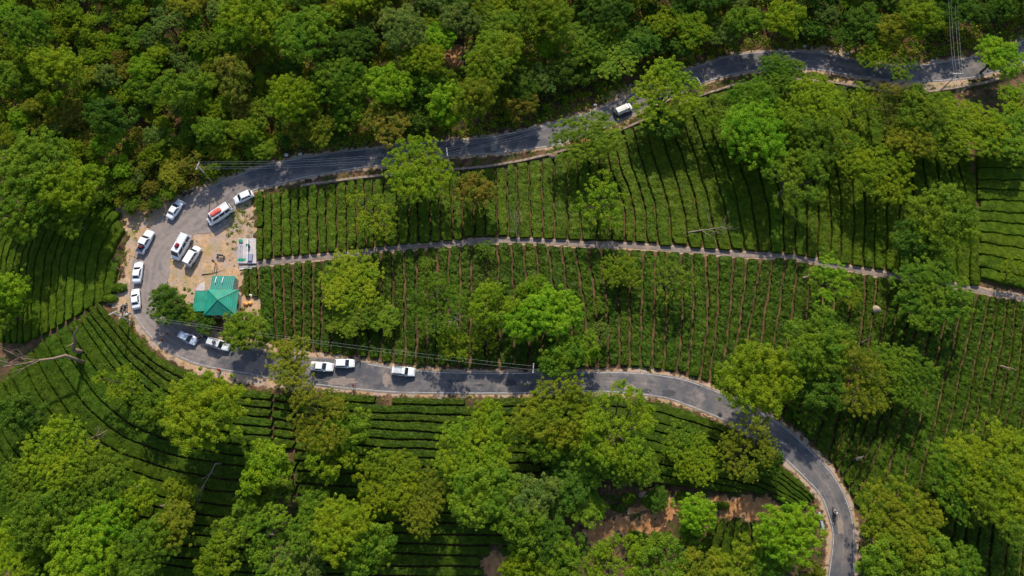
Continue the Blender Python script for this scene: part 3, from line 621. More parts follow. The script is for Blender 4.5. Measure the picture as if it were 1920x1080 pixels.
TREES = [
 # above the footpath
 (782,325,66,'spread','yellowgreen','big','overhanging the lower edge of the upper road'),
 (700,398,48,'sparse','yellowgreen','thin','in the light rows left of the one overhanging the road'),
 (893,360,38,'bushy','rust','small','standing alone among the light rows'),
 (1108,262,58,'spread','mid','broad','beside the road just below the canvas topped pickup'),
 (1245,178,63,'spread','yellowgreen','big','hiding the upper road right of the canvas topped pickup'),
 (1350,215,42,'ragged','mid','medium','left of the vivid crown below the upper road'),
 (1400,185,48,'bushy','mid','broad','upper left of the vivid crown below the upper road'),
 (1450,235,44,'bushy','yellowgreen','full','right against the vivid crown below the upper road'),
 (1540,265,46,'ragged','mid','loose','between the crest trees and the fallen bare tree'),
 (1610,200,42,'sparse','yellowgreen','loose','right of the crest trees in the light rows'),
 (1730,215,48,'bushy','mid','full','between the dark limbed tree and the very large one'),
 (1245,232,34,'bushy','dark','low','under the big one right of the canvas topped pickup'),
 (1128,372,54,'sparse','yellowgreen','thin','above the footpath near its middle'),
 (1412,262,60,'dense','bright','vivid','in the light rows below the upper road'),
 (1488,335,60,'ragged','mid','wide','right above the fallen bare tree'),
 (1462,140,46,'spread','mid','large','reaching over the upper road near its crest'),
 (1535,190,50,'spread','yellowgreen','large','below the crest of the upper road'),
 (1500,232,42,'spread','mid','medium','between two larger ones below the road crest'),
 (1595,262,40,'sparse','yellowgreen','slim','among rows right of the crest trees'),
 (1640,100,32,'spread','yellowgreen','small','on a visible trunk across the upper road'),
 (1690,130,30,'sparse','mid','small','hanging over the upper road with dark limbs'),
 (1688,205,48,'ragged','rust','dark limbed','below the upper road between yellow-green crowns'),
 (1650,330,60,'spread','yellowgreen','large','in the middle of the right hand rows'),
 (1700,262,45,'bushy','olive','medium','above the large one in the right hand rows'),
 (1765,270,46,'sparse','mid','medium','left of the sideways rows'),
 (1822,238,64,'spread','yellowgreen','very large','below the road at upper right'),
 (1885,262,52,'dense','mid','broad','touching the right frame edge above the sideways rows'),
 (1905,200,38,'spread','yellowgreen','broad','at the right frame edge under the road end'),
 (1868,108,44,'dense','bright','round','where the upper road leaves the picture'),
 (1762,418,64,'bushy','mid','large','left of the sideways rows above the footpath'),
 (1715,452,44,'bushy','dark','shaded','on the lower left of the large tree above the footpath'),
 (1735,548,66,'spread','mid','wide','covering the footpath at the right'),
 (1905,505,30,'sparse','yellowgreen','little','at the right frame edge over the footpath end'),
 (1556,528,48,'sparse','bright','light','just below the footpath, thin and lacy'),
 (1590,556,26,'sparse','yellowgreen','little','beside the lacy one below the footpath'),
 # below the footpath
 (800,498,17,'sparse','mid','tiny','just below the footpath left of centre'),
 (912,470,20,'sparse','mid','tiny','touching the footpath near the middle'),
 (1168,508,33,'spread','gold','small round','just below the footpath near the middle'),
 (1255,520,48,'sparse','mid','thin lacy','below the footpath with rows showing through'),
 (655,528,56,'spread','yellowgreen','flat topped','in the deep green rows right of the shop'),
 (660,585,50,'bushy','mid','shaded','leaning from the flat topped crown right of the shop'),
 (712,590,34,'bushy','mid','medium','right beside the flat topped one in the lower rows'),
 (822,572,48,'ragged','mid','medium','with a bare pale limb in the lower rows'),
 (848,650,30,'ragged','gold','small','directly below the bare pale limb'),
 (922,578,46,'ragged','yellowgreen','medium','left of the vivid group in the lower rows'),
 (1035,590,52,'dense','bright','big vivid','at the centre of the lower rows'),
 (978,604,40,'dense','bright','vivid','joined to the left of the biggest vivid crown'),
 (990,545,26,'bushy','mid','small','behind the top of the vivid group'),
 (908,638,32,'sparse','gold','small','left below the vivid group'),
 (1008,545,30,'ragged','bright','light upper','at the top of the vivid group in the lower rows'),
 (1055,672,42,'bushy','mid','lacy','between the vivid group and the lower road'),
 (1095,655,32,'ragged','bright','light','right below the vivid group'),
 (1128,628,28,'sparse','grey','thin','right of the vivid group'),
 (1130,575,18,'sparse','mid','tiny','upper right of the vivid group'),
 (1420,705,72,'dense','yellowgreen','large','on the upper edge of the lower road bend'),
 (1535,648,66,'bushy','mid','large dull','right of the one on the road bend'),
 (1600,710,56,'ragged','olive','large','in the clump right of the road bend'),
 (1625,745,34,'ragged','gold','small','at the bottom of the clump right of the road bend'),
 (1690,705,56,'spread','mid','wide','at the right end of the clump by the road bend'),
 (1520,725,46,'bushy','dark','dark','in the shade of the clump by the road bend'),
 (1520,770,34,'sparse','mid','low','below the clump beside the road bend'),
 # near the shop and road
 (318,572,36,'dense','dark','leafy','left of the green roofed shop'),
 (352,588,26,'dense','mid','leafy','against the left corner of the green roof'),
 (385,604,22,'bushy','dark','low','right in front of the green roof'),
 (461,620,38,'dense','mid','round','at the lower right corner of the green roof'),
 (541,682,43,'spread','olive','flat','overhanging the road left of the half hidden car'),
 # left
 (60,318,66,'dense','mid','large','at the left edge above the curving rows'),
 (128,352,60,'dense','yellowgreen','large','above the curving rows left of the hairpin'),
 (45,392,60,'bushy','mid','wide','at the left edge just above the curving rows'),
 (130,410,42,'bushy','mid','low','spilling over the curving rows'),
 (22,548,40,'bushy','bright','light','at the left edge beside the curving rows'),
 (20,590,30,'bushy','mid','small','under the light one at the left edge'),
 (225,718,48,'sparse','yellowgreen','thin','on the rows below the hairpin'),
 (292,768,36,'bushy','mid','small','below the hairpin next to the big round crown'),
 (395,772,70,'dense','yellowgreen','big','below the hairpin with rows on both sides'),
 (45,768,44,'bushy','dark','dark','at the left edge below the broken pale trunk'),
 # bottom
 (110,850,72,'spread','yellowgreen','large','lower left, just under the slanting bare branch'),
 (160,905,62,'spread','mid','large','lower left, right side of the biggest group'),
 (45,905,58,'spread','mid','large','at the left edge in the lower left group'),
 (95,975,62,'dense','mid','big','lower left, below the largest crown'),
 (30,1030,60,'spread','yellowgreen','big','in the bottom left corner'),
 (160,1040,62,'dense','bright','big','at the bottom edge near the left corner'),
 (205,975,50,'dense','bright','medium','lower left between big crowns'),
 (265,945,42,'bushy','yellowgreen','medium','beside the dark hollow lower left'),
 (335,930,36,'ragged','gold','small','just left of the pale bare tree'),
 (270,1040,58,'bushy','mid','big','at the bottom edge left of the narrow clearing'),
 (330,985,42,'bushy','olive','medium','lower left next to the narrow clearing'),
 (425,1005,40,'ragged','mid','medium','right of the narrow clearing at the bottom'),
 (412,1050,44,'ragged','yellowgreen','medium','at the bottom edge right of the narrow clearing'),
 (460,965,34,'ragged','mid','small','above the narrow clearing on its right'),
 (498,882,46,'bushy','yellowgreen','medium','in the striped rows below the alley crossing'),
 (520,935,30,'sparse','mid','small','under the one by the alley crossing'),
 (600,785,56,'ragged','olive','tall','touching the lower edge of the road under the parked cars'),
 (645,800,44,'bushy','mid','tall','right half of the pair under the parked cars'),
 (618,862,46,'ragged','yellowgreen','medium','below the pair under the parked cars'),
 (735,905,60,'spread','yellowgreen','wide','below the long dark rows, left of the largest crown'),
 (790,940,56,'spread','olive','wide','under the long dark rows next to the largest crown'),
 (650,990,58,'dense','yellowgreen','big','at the bottom between two clearings'),
 (690,1030,52,'dense','mid','big','at the bottom edge left of centre'),
 (600,960,40,'bushy','mid','medium','upper left of the big pair at the bottom'),
 (525,1020,56,'ragged','mid','large','at the bottom edge below the alley crossing'),
 (560,1055,44,'bushy','grey','medium','at the bottom edge left of the big pair'),
 (912,785,34,'bushy','yellowgreen','small','on top of the largest crown near the road'),
 (895,850,74,'spread','yellowgreen','largest','in the middle below the lower road'),
 (905,920,62,'dense','mid','large','under the largest crown near the middle'),
 (845,905,40,'sparse','mid','medium','left side of the largest crown'),
 (1045,782,72,'spread','gold','large','touching the lower edge of the road in the middle'),
 (1010,835,44,'bushy','mid','medium','under the golden one by the road'),
 (1160,805,70,'ragged','yellowgreen','large','under the road right of the golden one'),
 (1115,860,52,'bushy','mid','medium','left below the large ragged one'),
 (1185,870,50,'ragged','mid','medium','right below the large ragged one'),
 (1278,822,38,'sparse','mid','light','inside the bend near the road'),
 (1302,862,52,'spread','yellowgreen','wide','inside the bend over the striped rows'),
 (1400,838,52,'ragged','olive','scrubby','against the inner edge of the bend'),
 (1430,870,34,'bushy','dark','low','below the scrubby one in the bend'),
 (1060,910,50,'bushy','dark','shady','below the golden one, third down'),
 (1000,930,48,'bushy','grey','shady','right of the largest crown, low down'),
 (1095,945,42,'bushy','mid','medium','upper left of the orange bare patch'),
 (985,995,50,'bushy','mid','medium','near the bottom left of the orange patch'),
 (1045,1010,48,'bushy','dark','shady','directly left of the orange patch'),
 (1050,1060,50,'dense','mid','big','at the bottom edge left below the orange patch'),
 (975,1055,42,'bushy','yellowgreen','medium','at the bottom edge right of the brown gully'),
 (1150,1058,56,'ragged','yellowgreen','big','at the bottom edge right below the orange patch'),
 (1235,1050,50,'ragged','mid','big','at the bottom edge under the slanting rows'),
 (1300,1000,30,'bushy','mid','small','under the vivid round crown'),
 (1302,962,37,'dense','bright','vivid round','right of the orange patch'),
 (1300,1060,44,'bushy','olive','medium','at the bottom edge below the vivid round crown'),
 (1378,1062,50,'spread','gold','flat','at the bottom edge near the road'),
 (1478,995,58,'dense','bright','big vivid','left of the motorcycle'),
 (1450,1055,40,'bushy','mid','medium','at the bottom edge below the vivid one by the road'),
 (1515,1075,28,'ragged','olive','small','at the bottom edge against the road'),
 (1690,985,68,'spread','gold','wide','right of the motorcycle'),
 (1650,1050,48,'dense','mid','medium','at the bottom edge right of the road'),
 (1725,1045,50,'bushy','mid','medium','at the bottom edge below the wide golden crown'),
 (1790,905,60,'spread','mid','large','lower right, left part of the widest group'),
 (1855,880,74,'spread','yellowgreen','very wide','at the lower right with a log beside it'),
 (1880,945,62,'ragged','mid','wide','at the right edge under the very wide one'),
 (1905,850,46,'spread','yellowgreen','wide','at the right frame edge above the lower right group'),
 (1800,1060,40,'bushy','mid','low','at the bottom edge in the right hand rows'),
 (1235,935,22,'dense','dark','clipped','above the orange patch'),
 # forest trees one can tell apart
 (724,165,46,'dense','bright','vivid','in the forest above the upper road'),
 (893,190,42,'dense','olive','tall egg shaped','leaning over the upper road'),
 (840,200,42,'dense','bright','leafy','left of the egg shaped one over the road'),
 (918,115,58,'bushy','gold','broad','behind the egg shaped one over the road'),
 (1146,96,60,'spread','mid','large','at the forest edge above the canvas topped pickup'),
 (1090,85,48,'bushy','mid','medium','upper left of the large one above the canvas topped pickup'),
 (1195,75,40,'bushy','dark','medium','upper right of the large one above the canvas topped pickup'),
 (1300,62,34,'bushy','gold','round','at the forest edge where the road reappears'),
 (1025,35,52,'bushy','gold','broad','near the top edge right of the soil gap'),
 (985,205,28,'bushy','rust','small','in the verge of the road left of the canvas topped pickup'),
 (640,160,48,'bushy','mid','medium','left of the vivid one in the forest'),
 (550,195,50,'dense','yellowgreen','large','in the forest, bulging down towards the wires'),
 (600,240,36,'bushy','olive','medium','hanging down over the road shoulder near the wires'),
 (660,215,34,'bushy','mid','medium','right of the vivid forest tree pair'),
 (575,70,56,'dense','mid','large','near the top edge in the left centre forest'),
 (480,30,55,'dense','yellowgreen','large','on the top edge in the left centre forest'),
 (760,55,50,'bushy','grey','large','near the top edge left of the soil gap'),
 (865,42,34,'bushy','grey','small','beside the soil gap near the top'),
 (790,110,44,'bushy','yellowgreen','medium','with a leaning dark trunk to its right'),
 (1395,44,36,'bushy','mid','medium','above the road crest at the top edge'),
 (1465,40,38,'bushy','yellowgreen','large','above the road crest near the top'),
 (1680,62,36,'bushy','olive','tall','above the right end of the upper road'),
 (1725,35,44,'bushy','gold','tall','near the top edge left of the overhead wires'),
 (326,324,30,'bushy','olive','small','just below the left wooden pole'),
 (330,165,42,'bushy','mid','large','in the left forest at mid height'),
 (440,150,40,'bushy','rust','large','in the left centre forest'),
 (115,130,50,'bushy','yellowgreen','very large','in the left forest near the edge'),
 (60,60,44,'bushy','mid','large','in the top left corner area'),
 (210,215,42,'bushy','dark','large','in the left forest above the curving rows'),
]
LOW = {(660,585): .42, (712,590): .45, (655,528): .5, (1885,262): .6, (1822,238): .6, (1146,96): .45, (326,324): .55, (1868,108): .7, (1150,105): .55, (1195,75): .6, (1090,85): .6, (352,588): .55, (318,572): .65, (385,604): .6, (461,620): .7, (1115,860): .6, (1185,870): .6, (1095,945): .5, (1235,935): .6, (1300,862): .6, (1302,862): .6, (1060,910): .6}
seen_lab = {}
for (px, py, r, form, colour, size, where) in TREES:
    sz = size if size.split()[-1] not in ('dark', 'round') or FN[form].split()[-1] != 'rounded' else size
    lab = f"{size} {CN[colour]} tree {where}"
    assert lab not in seen_lab; seen_lab[lab] = 1
    tree(px, py, r, form, colour, lab, zs=1.25 if 'egg' in size else LOW.get((px, py), .8 if form in ('spread', 'sparse') else .95))
# the rest of the forest
def roadtop(px): return np.interp(px, [a for a, b in UPN], [b for a, b in UPN])
REG = [(0, 480, 'upper left forest'), (480, 960, 'forest left of the soil gap'), (960, 1440, 'forest above the road crest'), (1440, 1990, 'upper right forest')]
fr = random.Random(5); placed = []
big = [(a, b, c) for a, b, c in tree_sites]
tries = 0
shr = 0
while tries < 16000 and len(placed) < 290:
    tries += 1
    px = fr.uniform(-40, 1960); py = fr.uniform(-55, 385)
    rp = fr.choice([22, 26, 30, 34, 40, 46])*(.92 if py < 120 else 1.0)
    if px < 640: rp = fr.choice([15, 18, 21, 24, 28, 32])
    lim = roadtop(px)-(12+rp*(.62 if px < 900 else 1.05))
    if py > lim: continue
    if math.hypot((px-850)/42, (py-112)/38) < 1: continue
    if (900 < px < 1120 or px > 1690) and py > roadtop(px)-62: continue
    if 1120 <= px < 1260 and py > 95: continue
    if any(math.hypot(px-a, py-b) < (c*.80+rp*.42) for a, b, c in big): continue
    if any(math.hypot(px-a, py-b) < (c+rp)*.60 for a, b, c in placed): continue
    placed.append((px, py, rp))
    left = px < 520
    colour = fr.choices(['mid', 'dark', 'olive', 'rust', 'grey', 'yellowgreen', 'bright', 'gold'], [30, 4, 18, 9, 9, 20, 8, 9] if left else [24, 26, 10, 4, 10, 12, 7, 5])[0]
    if px > 960 and fr.random() < .4: colour = 'dark'
    reg = [n for a, b, n in REG if a <= max(px, 0) < b][0]
    form = fr.choices(['bushy', 'dense', 'ragged', 'spread'], [5, 3, 3, 1])[0]
    band = 'at the top of' if py < 65 else ('roadside in' if py > roadtop(px)-75 else 'deep inside')
    szw = 'large' if rp > 37 else ('medium' if rp > 27 else 'small')
    if rp < 22: tree(px, py, rp, form, colour, f"{CN[colour]} shrub between trees {band} the {reg}", f"{CN[colour]} shrubs of the {reg}", zs=.9, cat='shrub', name='forest_shrub')
    else: tree(px, py, rp, form, colour, f"{szw} {CN[colour]} tree {band} the {reg}", f"{CN[colour]} trees of the {reg}", zs=.85)
for i_, (px, py, rp, cl_) in enumerate(((205,362,17,'mid'),(228,372,15,'olive'),(250,382,18,'mid'),(275,386,15,'rust'),(292,374,17,'dark'),(180,372,17,'dark'),(246,398,10,'olive'),(318,362,16,'mid'))):
    tree(px, py, rp, 'bushy', cl_, f"small {CN[cl_]} bush at the forest foot above the outer verge, number of bushes from left {i_+1}" if False else f"{('leftmost','second','third','fourth','low','far left','lowest','rightmost')[i_]} {CN[cl_]} bush at the forest foot above the outer verge", cat='bush', name='bush', zs=.7)
# undergrowth between the trunks, verge weeds
def scatter_clumps(name, pts, size, colour, label, seed, leaves=26, ls=.17, hz_=.5):
    r = np.random.RandomState(seed); pts = np.array(pts); m = len(pts)*leaves; i = np.repeat(np.arange(len(pts)), leaves)
    v = r.normal(size=(m, 3)); v /= np.linalg.norm(v, axis=1)[:, None]; v[:, 2] = np.abs(v[:, 2])
    sz = r.uniform(*size, len(pts)); q = sz[i]*r.uniform(.5, 1.05, m)
    x = pts[i, 0]+v[:, 0]*q; y = pts[i, 1]+v[:, 1]*q; z = H(x, y)+v[:, 2]*q*hz_*1.6+.03
    V, F = leaf_quads(np.stack([x, y, z], 1), v+r.normal(size=(m, 3))*.5+np.array([0, 0, .3]), r.uniform(.6, 1.3, m)*ls, r, .6)
    o = link(name, np_mesh(name, V, F, [M[colour]])); tag(o, label, 'undergrowth', kind='stuff'); return o
for cidx, (cl, nn) in enumerate((('yellowgreen', 1500), ('olive', 1900), ('mid', 2000), ('rust', 900))):
    L_ = []
    while len(L_) < nn:
        px = fr.uniform(-60, 1980); py = fr.uniform(-60, 390)
        if py > roadtop(px)-7: continue
        if math.hypot((px-850)/30, (py-105)/22) < 1: continue
        x, y, z = P(px, py); L_.append((x, y))
    scatter_clumps('undergrowth', L_, (.5, 1.5), cl, f"{CN[cl]} shrubby undergrowth covering the forest floor", 40+cidx, 30, .2)
L_ = []; rr_ = np.random.RandomState(8)
for Wn, sgn in ((OW, 1), (IW, -1)):
    for i in range(len(Wn)):
        for _ in range(2):
            d = (Wn[i]-CEN[i])[:2]; d = d/np.linalg.norm(d); o_ = rr_.uniform(.7, 2.4); p = Wn[i, :2]+d*o_+rr_.uniform(-1, 1, 2)
            L_.append(p)
L_ = [p for p in L_ if not blocked(*p[:, None]*1.0)[0] or rr_.rand() < .25]
L_ = [p for p in L_ if dist_poly([p[0]], [p[1]], CEN, HALF)[0] > .45 and not in_poly([p[0]], [p[1]], YARDW)[0]]
for k in range(70):
    px, py = fr.uniform(425, 478), fr.uniform(385, 470); L_.append(P(px, py)[:2])
L_ = np.array([(p[0], p[1]) for p in L_])
scatter_clumps('verge_weeds', L_[::2], (.25, .6), 'olive', 'low dry weeds along the road verges', 51, 26, .10, .3)
scatter_clumps('verge_weeds', L_[1::2], (.25, .7), 'mid', 'low green weeds along the road verges', 52, 26, .11, .3)
# ------------------------------------------------------------------ bare and fallen trees, stumps, rocks
def bare_tree(base, tip, h0, h1, r0, seed, label, m='deadwood', twigs=9, name='bare_tree', depth=2, cat='bare tree'):
    rn = random.Random(seed); bx, by, bz = P(*base, h0); tx, ty, tz = P(*tip, h1)
    s = Vector((bx, by, bz+h0)); e = Vector((tx, ty, tz+h1)); o = Vector((bx, by, bz)); L0 = (e-s).length
    t = empty(name, o); tag(t, label, cat)
    mb = MB(); n = 7; pts = []; perp = Vector((rn.uniform(-1, 1), rn.uniform(-1, 1), rn.uniform(-.3, .3)))*L0*.05
    for i in range(n):
        q = i/(n-1); pts.append(s.lerp(e, q)+perp*math.sin(q*5+seed)+Vector((rn.uniform(-1, 1), rn.uniform(-1, 1), rn.uniform(-1, 1)))*L0*.015)
    if h0 > 1.0: mb.tube([o-Vector((0, 0, .5)), Vector((bx, by, bz+h0*.5)), pts[0]], [r0*1.5, r0*1.2, r0], 7, Matrix.Translation(-o))
    mb.tube(pts, [r0*(1-.8*i/(n-1)) for i in range(n)], 7, Matrix.Translation(-o))
    mb.build('trunk', M[m], t, True)
    def br(mbb, p, d, L, r, dep):
        q1 = p+d*L*.5+Vector((rn.uniform(-1, 1), rn.uniform(-1, 1), rn.uniform(-.4, .6)))*L*.12; q2 = q1+d*L*.5+Vector((rn.uniform(-1, 1), rn.uniform(-1, 1), rn.uniform(-.4, .6)))*L*.2
        mbb.tube([p, q1, q2], [r, r*.7, r*.3], 5, Matrix.Translation(-o))
        if dep > 0:
            for b in (q1, q2, p.lerp(q1, .6)):
                dd = (d+Vector((rn.uniform(-1, 1), rn.uniform(-1, 1), rn.uniform(-.3, .7)))*.9).normalized(); br(mbb, b, dd, L*rn.uniform(.4, .6), r*.5, dep-1)
    ax = (e-s).normalized()
    for k in range(twigs):
        q = rn.uniform(.35, 1); p = s.lerp(e, q); d = (ax*.8+Vector((rn.uniform(-1, 1), rn.uniform(-1, 1), rn.uniform(-.2, .8)))).normalized()
        mbb = MB(); br(mbb, pts[min(n-1, int(q*(n-1)))], d, L0*rn.uniform(.25, .45), r0*.35, depth); mbb.build('branch', M[m], t, True)
    return t
bare_tree((1290,436), (1362,425), .9, 1.6, .14, 3, 'fallen bare tree lying across the light green rows', 'palewood', 6)
bare_tree((968,452), (965,402), 0.3, 3.4, .12, 4, 'small pale bare tree standing beside the footpath junction', 'palewood', 6)
bare_tree((815,612), (865,598), 4, 6.5, .20, 5, 'bare pale limb sticking out of a crown in the lower rows', 'palewood', 7)
bare_tree((405,868), (372,925), 3.0, 3.5, .11, 6, 'pale bare drooping tree over the dark edged rows', 'palewood', 6)
bare_tree((1880,686), (1905,694), 1.2, 2.5, .18, 7, 'fallen pale tree across the rows at the right', 'deadwood', 4)
bare_tree((1615,645), (1636,625), .7, 3.0, .15, 8, 'short leaning bare snag below the pale straw heap', 'deadwood', 2, depth=1)
bare_tree((1092,300), (1100,292), 0.2, 5.0, .1, 9, 'thin white twiggy snag in the crown below the canvas topped pickup', 'palewood', 5)
bare_tree((125,668), (-20,690), 6.0, 8.0, .26, 10, 'huge dead tree with long crooked branches at the left edge', 'deadwood', 5)
bare_tree((137,655), (145,612), 3.0, 9.0, .38, 11, 'broken off pale trunk standing over the rows at left', 'deadwood', 1, depth=0)
bare_tree((160,830), (202,806), 5.0, 7.0, .22, 12, 'slanting bare branchy trunk above the lower left crowns', 'deadwood', 3, depth=1)
bare_tree((248,922), (278,900), .8, 4.0, .28, 13, 'leaning pale snag at the head of the dark hollow', 'palewood', 1, depth=0)
bare_tree((300,950), (360,938), 4.0, 5.0, .12, 14, 'thin curved bare branch below the drooping bare tree', 'palewood', 3, depth=1)
bare_tree((815,165), (805,122), 0.5, 8.5, .20, 15, 'leaning dark bare trunk in the forest beside the soil gap', 'bark', 2, depth=1)
bare_tree((504,1004), (518,996), 3.5, 4.5, .13, 16, 'short pale forked branch near the bottom', 'palewood', 2, depth=1)
bare_tree((1765,858), (1785,872), .8, 1.6, .34, 17, 'thick pale log lying beside the very wide lower right tree', 'deadwood', 0)
bare_tree((545,880), (543,866), 1.0, 5.0, .3, 18, 'short red-brown stub in the bushes below the alley crossing', 'deadwood', 1, depth=0)
bare_tree((1605,862), (1620,855), 1.0, 2.0, .35, 19, 'stubby stump with a pale cut top right of the bend', 'palewood', 0, name='tree_stump', cat='stump')
bare_tree((1505,522), (1520,516), .8, 1.5, .30, 20, 'small pinkish stump beside the lacy tree below the footpath', 'deadwood', 0, name='tree_stump', cat='stump')
bare_tree((535,650), (562,643), .7, 1.0, .15, 21, 'thin bent log lying at the foot of the rows above the road', 'deadwood', 1, depth=0)
def rock(px, py, r, m, label, seed, group=None, name='boulder'):
    x, y, z = P(px, py); mb = MB(); mb.ell((0, 0, r*.35), (r, r*.8, r*.6), None, 9, 6, .13, random.Random(seed))
    o = mb.build(name, m, None, True); o.location = (x, y, z); tag(o, label, 'boulder', group); return o
M['chalk'] = mat('pale_stone', (.62, .60, .56), .8, noise=4, col2=(.45, .42, .38), bump=.4)
M['brownrock'] = mat('brown_rock', (.30, .20, .15), .9, noise=3, col2=(.18, .12, .09), bump=.6)
for i, (px, py, r, wh) in enumerate(((1508,87,.45,'leftmost on the verge above the road crest'),(1541,98,.4,'second from left on the verge above the road crest'),(1588,101,.55,'largest on the verge above the road crest'),(1747,114,.4,'on the verge above the right road stretch'),(537,291,.5,'on the shaded upper verge near the wires'),(563,289,.45,'right one of two on the shaded upper verge'),(1116,198,.4,'on the verge just left of the canvas topped pickup'),(238,590,.45,'beside the lower left pole'))):
    rock(px, py, r, M['chalk'], 'pale boulder '+wh, i)
rock(1037,294,1.0, M['brownrock'], 'brown boulder at the top of the light rows below the upper road', 30)
rock(1206,928,.9, M['brownrock'], 'brown boulder between two round tea bushes', 31)
# straw heap
x, y, z = P(1641,582); M['straw'] = mat('straw', (.42, .33, .22), .95, noise=5, col2=(.25, .20, .15), bump=.8, bscale=6)
mb = MB(); mb.rings([[(r*math.cos(a)*(1+.08*math.sin(5*a)), r*math.sin(a), h) for a in [2*math.pi*k/14 for k in range(14)]] for r, h in ((.85, -.1), (.95, .3), (.75, .7), (.45, 1.1), (.10, 1.35))])
hp = mb.build('straw_heap', M['straw'], None, True); hp.location = (x, y, z); tag(hp, 'round pale straw heap between the tea rows left of the footpath tree', 'straw heap')
# round clipped tea bushes
def round_bush(px, py, r, colour, label, ry=None, seed=1, group=None):
    x, y, z = P(px, py, .4); rs_ = np.random.RandomState(seed); R = r*mpp(px, py); RY = (ry or r)*mpp(px, py)
    mb = MB(); mb.ell((0, 0, .35), (R*.95, RY*.95, .7), None, 12, 6, .04, random.Random(seed)); 
    m = int(R*RY*3.14*34); a = rs_.uniform(0, 6.283, m); q = np.sqrt(rs_.rand(m)); px_ = np.cos(a)*q*R; py_ = np.sin(a)*q*RY
    zz = .35+.72*np.sqrt(np.clip(1-q*q, 0, 1))
    Vq, Fq = leaf_quads(np.stack([px_, py_, zz], 1), np.stack([np.cos(a)*q**3, np.sin(a)*q**3, np.full(m, .8)], 1)+rs_.normal(size=(m, 3))*.4, rs_.uniform(.09, .2, m), rs_, .65)
    me = mb.mesh('tea_bush', M[colour], True); V0 = np.array([v.co for v in me.vertices]); b0 = len(V0)
    verts = [tuple(v) for v in V0]+[tuple(v) for v in Vq]; faces = [tuple(p.vertices) for p in me.polygons]+[tuple(int(i)+b0 for i in f) for f in Fq]
    m2 = bpy.data.meshes.new('tea_bush'); m2.from_pydata(verts, [], faces); m2.materials.append(M[colour])
    o = link('tea_bush', m2); o.location = (x, y, z); tag(o, label, 'tea bush', group)
for i, (px, py, r, ry, cl, lb) in enumerate(((1220,937,20,17,'tea_light','domed tea bush right of the brown boulder'),(1178,935,16,12,'tea_light','low tea bush left of the brown boulder'),(1277,930,13,9,'tea_light','small oval tea bush left of the vivid round crown'),(1350,948,20,8,'tea_deep','flat dark tea bush on the soil strip above the fanning rows'),(1190,1005,16,11,'tea_light','domed tea bush at the foot of the orange patch'),
    (222,540,18,10,'tea_light','clipped tea bush at the lower end of the orange verge'),(206,560,16,9,'tea_light','oval tea bush beside the dark track at left'),(1120,955,18,8,'tea_deep','dark tea bush left above the orange patch'),(1160,952,16,7,'tea_deep','dark flat tea bush directly above the orange patch'))):
    round_bush(px, py, r, cl, lb, ry, 60+i)
# ------------------------------------------------------------------ vehicles
M['paintwhite'] = mat('white_car_paint', (.78, .80, .82), .35, spec=.5, coat=.3)
M['paintsilver'] = mat('silver_car_paint', (.48, .53, .62), .35, spec=.5, coat=.3, metal=.2)
M['paintcream'] = mat('cream_canvas', (.76, .74, .68), .8, noise=3, col2=(.68, .65, .58))
M['glass'] = mat('dark_glass', (.014, .022, .028), .12, spec=.6)
M['rubber'] = mat('rubber', (.02, .02, .02), .85); M['rim'] = mat('steel_rim', (.4, .4, .42), .4, metal=.7)
M['blackplastic'] = mat('black_plastic', (.03, .03, .035), .6); M['lamp'] = mat('clear_lamp', (.7, .72, .75), .15, spec=.8)
M['redlamp'] = mat('red_lamp', (.45, .02, .02), .3); M['chrome'] = mat('bright_rail', (.7, .7, .72), .3, metal=.6)
M['redtarp'] = mat('red_tarpaulin', (.66, .07, .06), .7, noise=2.5, col2=(.70, .16, .12), bump=.8, bscale=4)
M['darkred'] = mat('dark_red_bag', (.35, .015, .03), .7, noise=5, col2=(.05, .01, .015))
def ringpts(x0, x1, w, z, ch):
    return [(x1-ch, w, z), (x1, w-ch, z), (x1, -w+ch, z), (x1-ch, -w, z), (x0+ch, -w, z), (x0, -w+ch, z), (x0, w-ch, z), (x0+ch, w, z)]
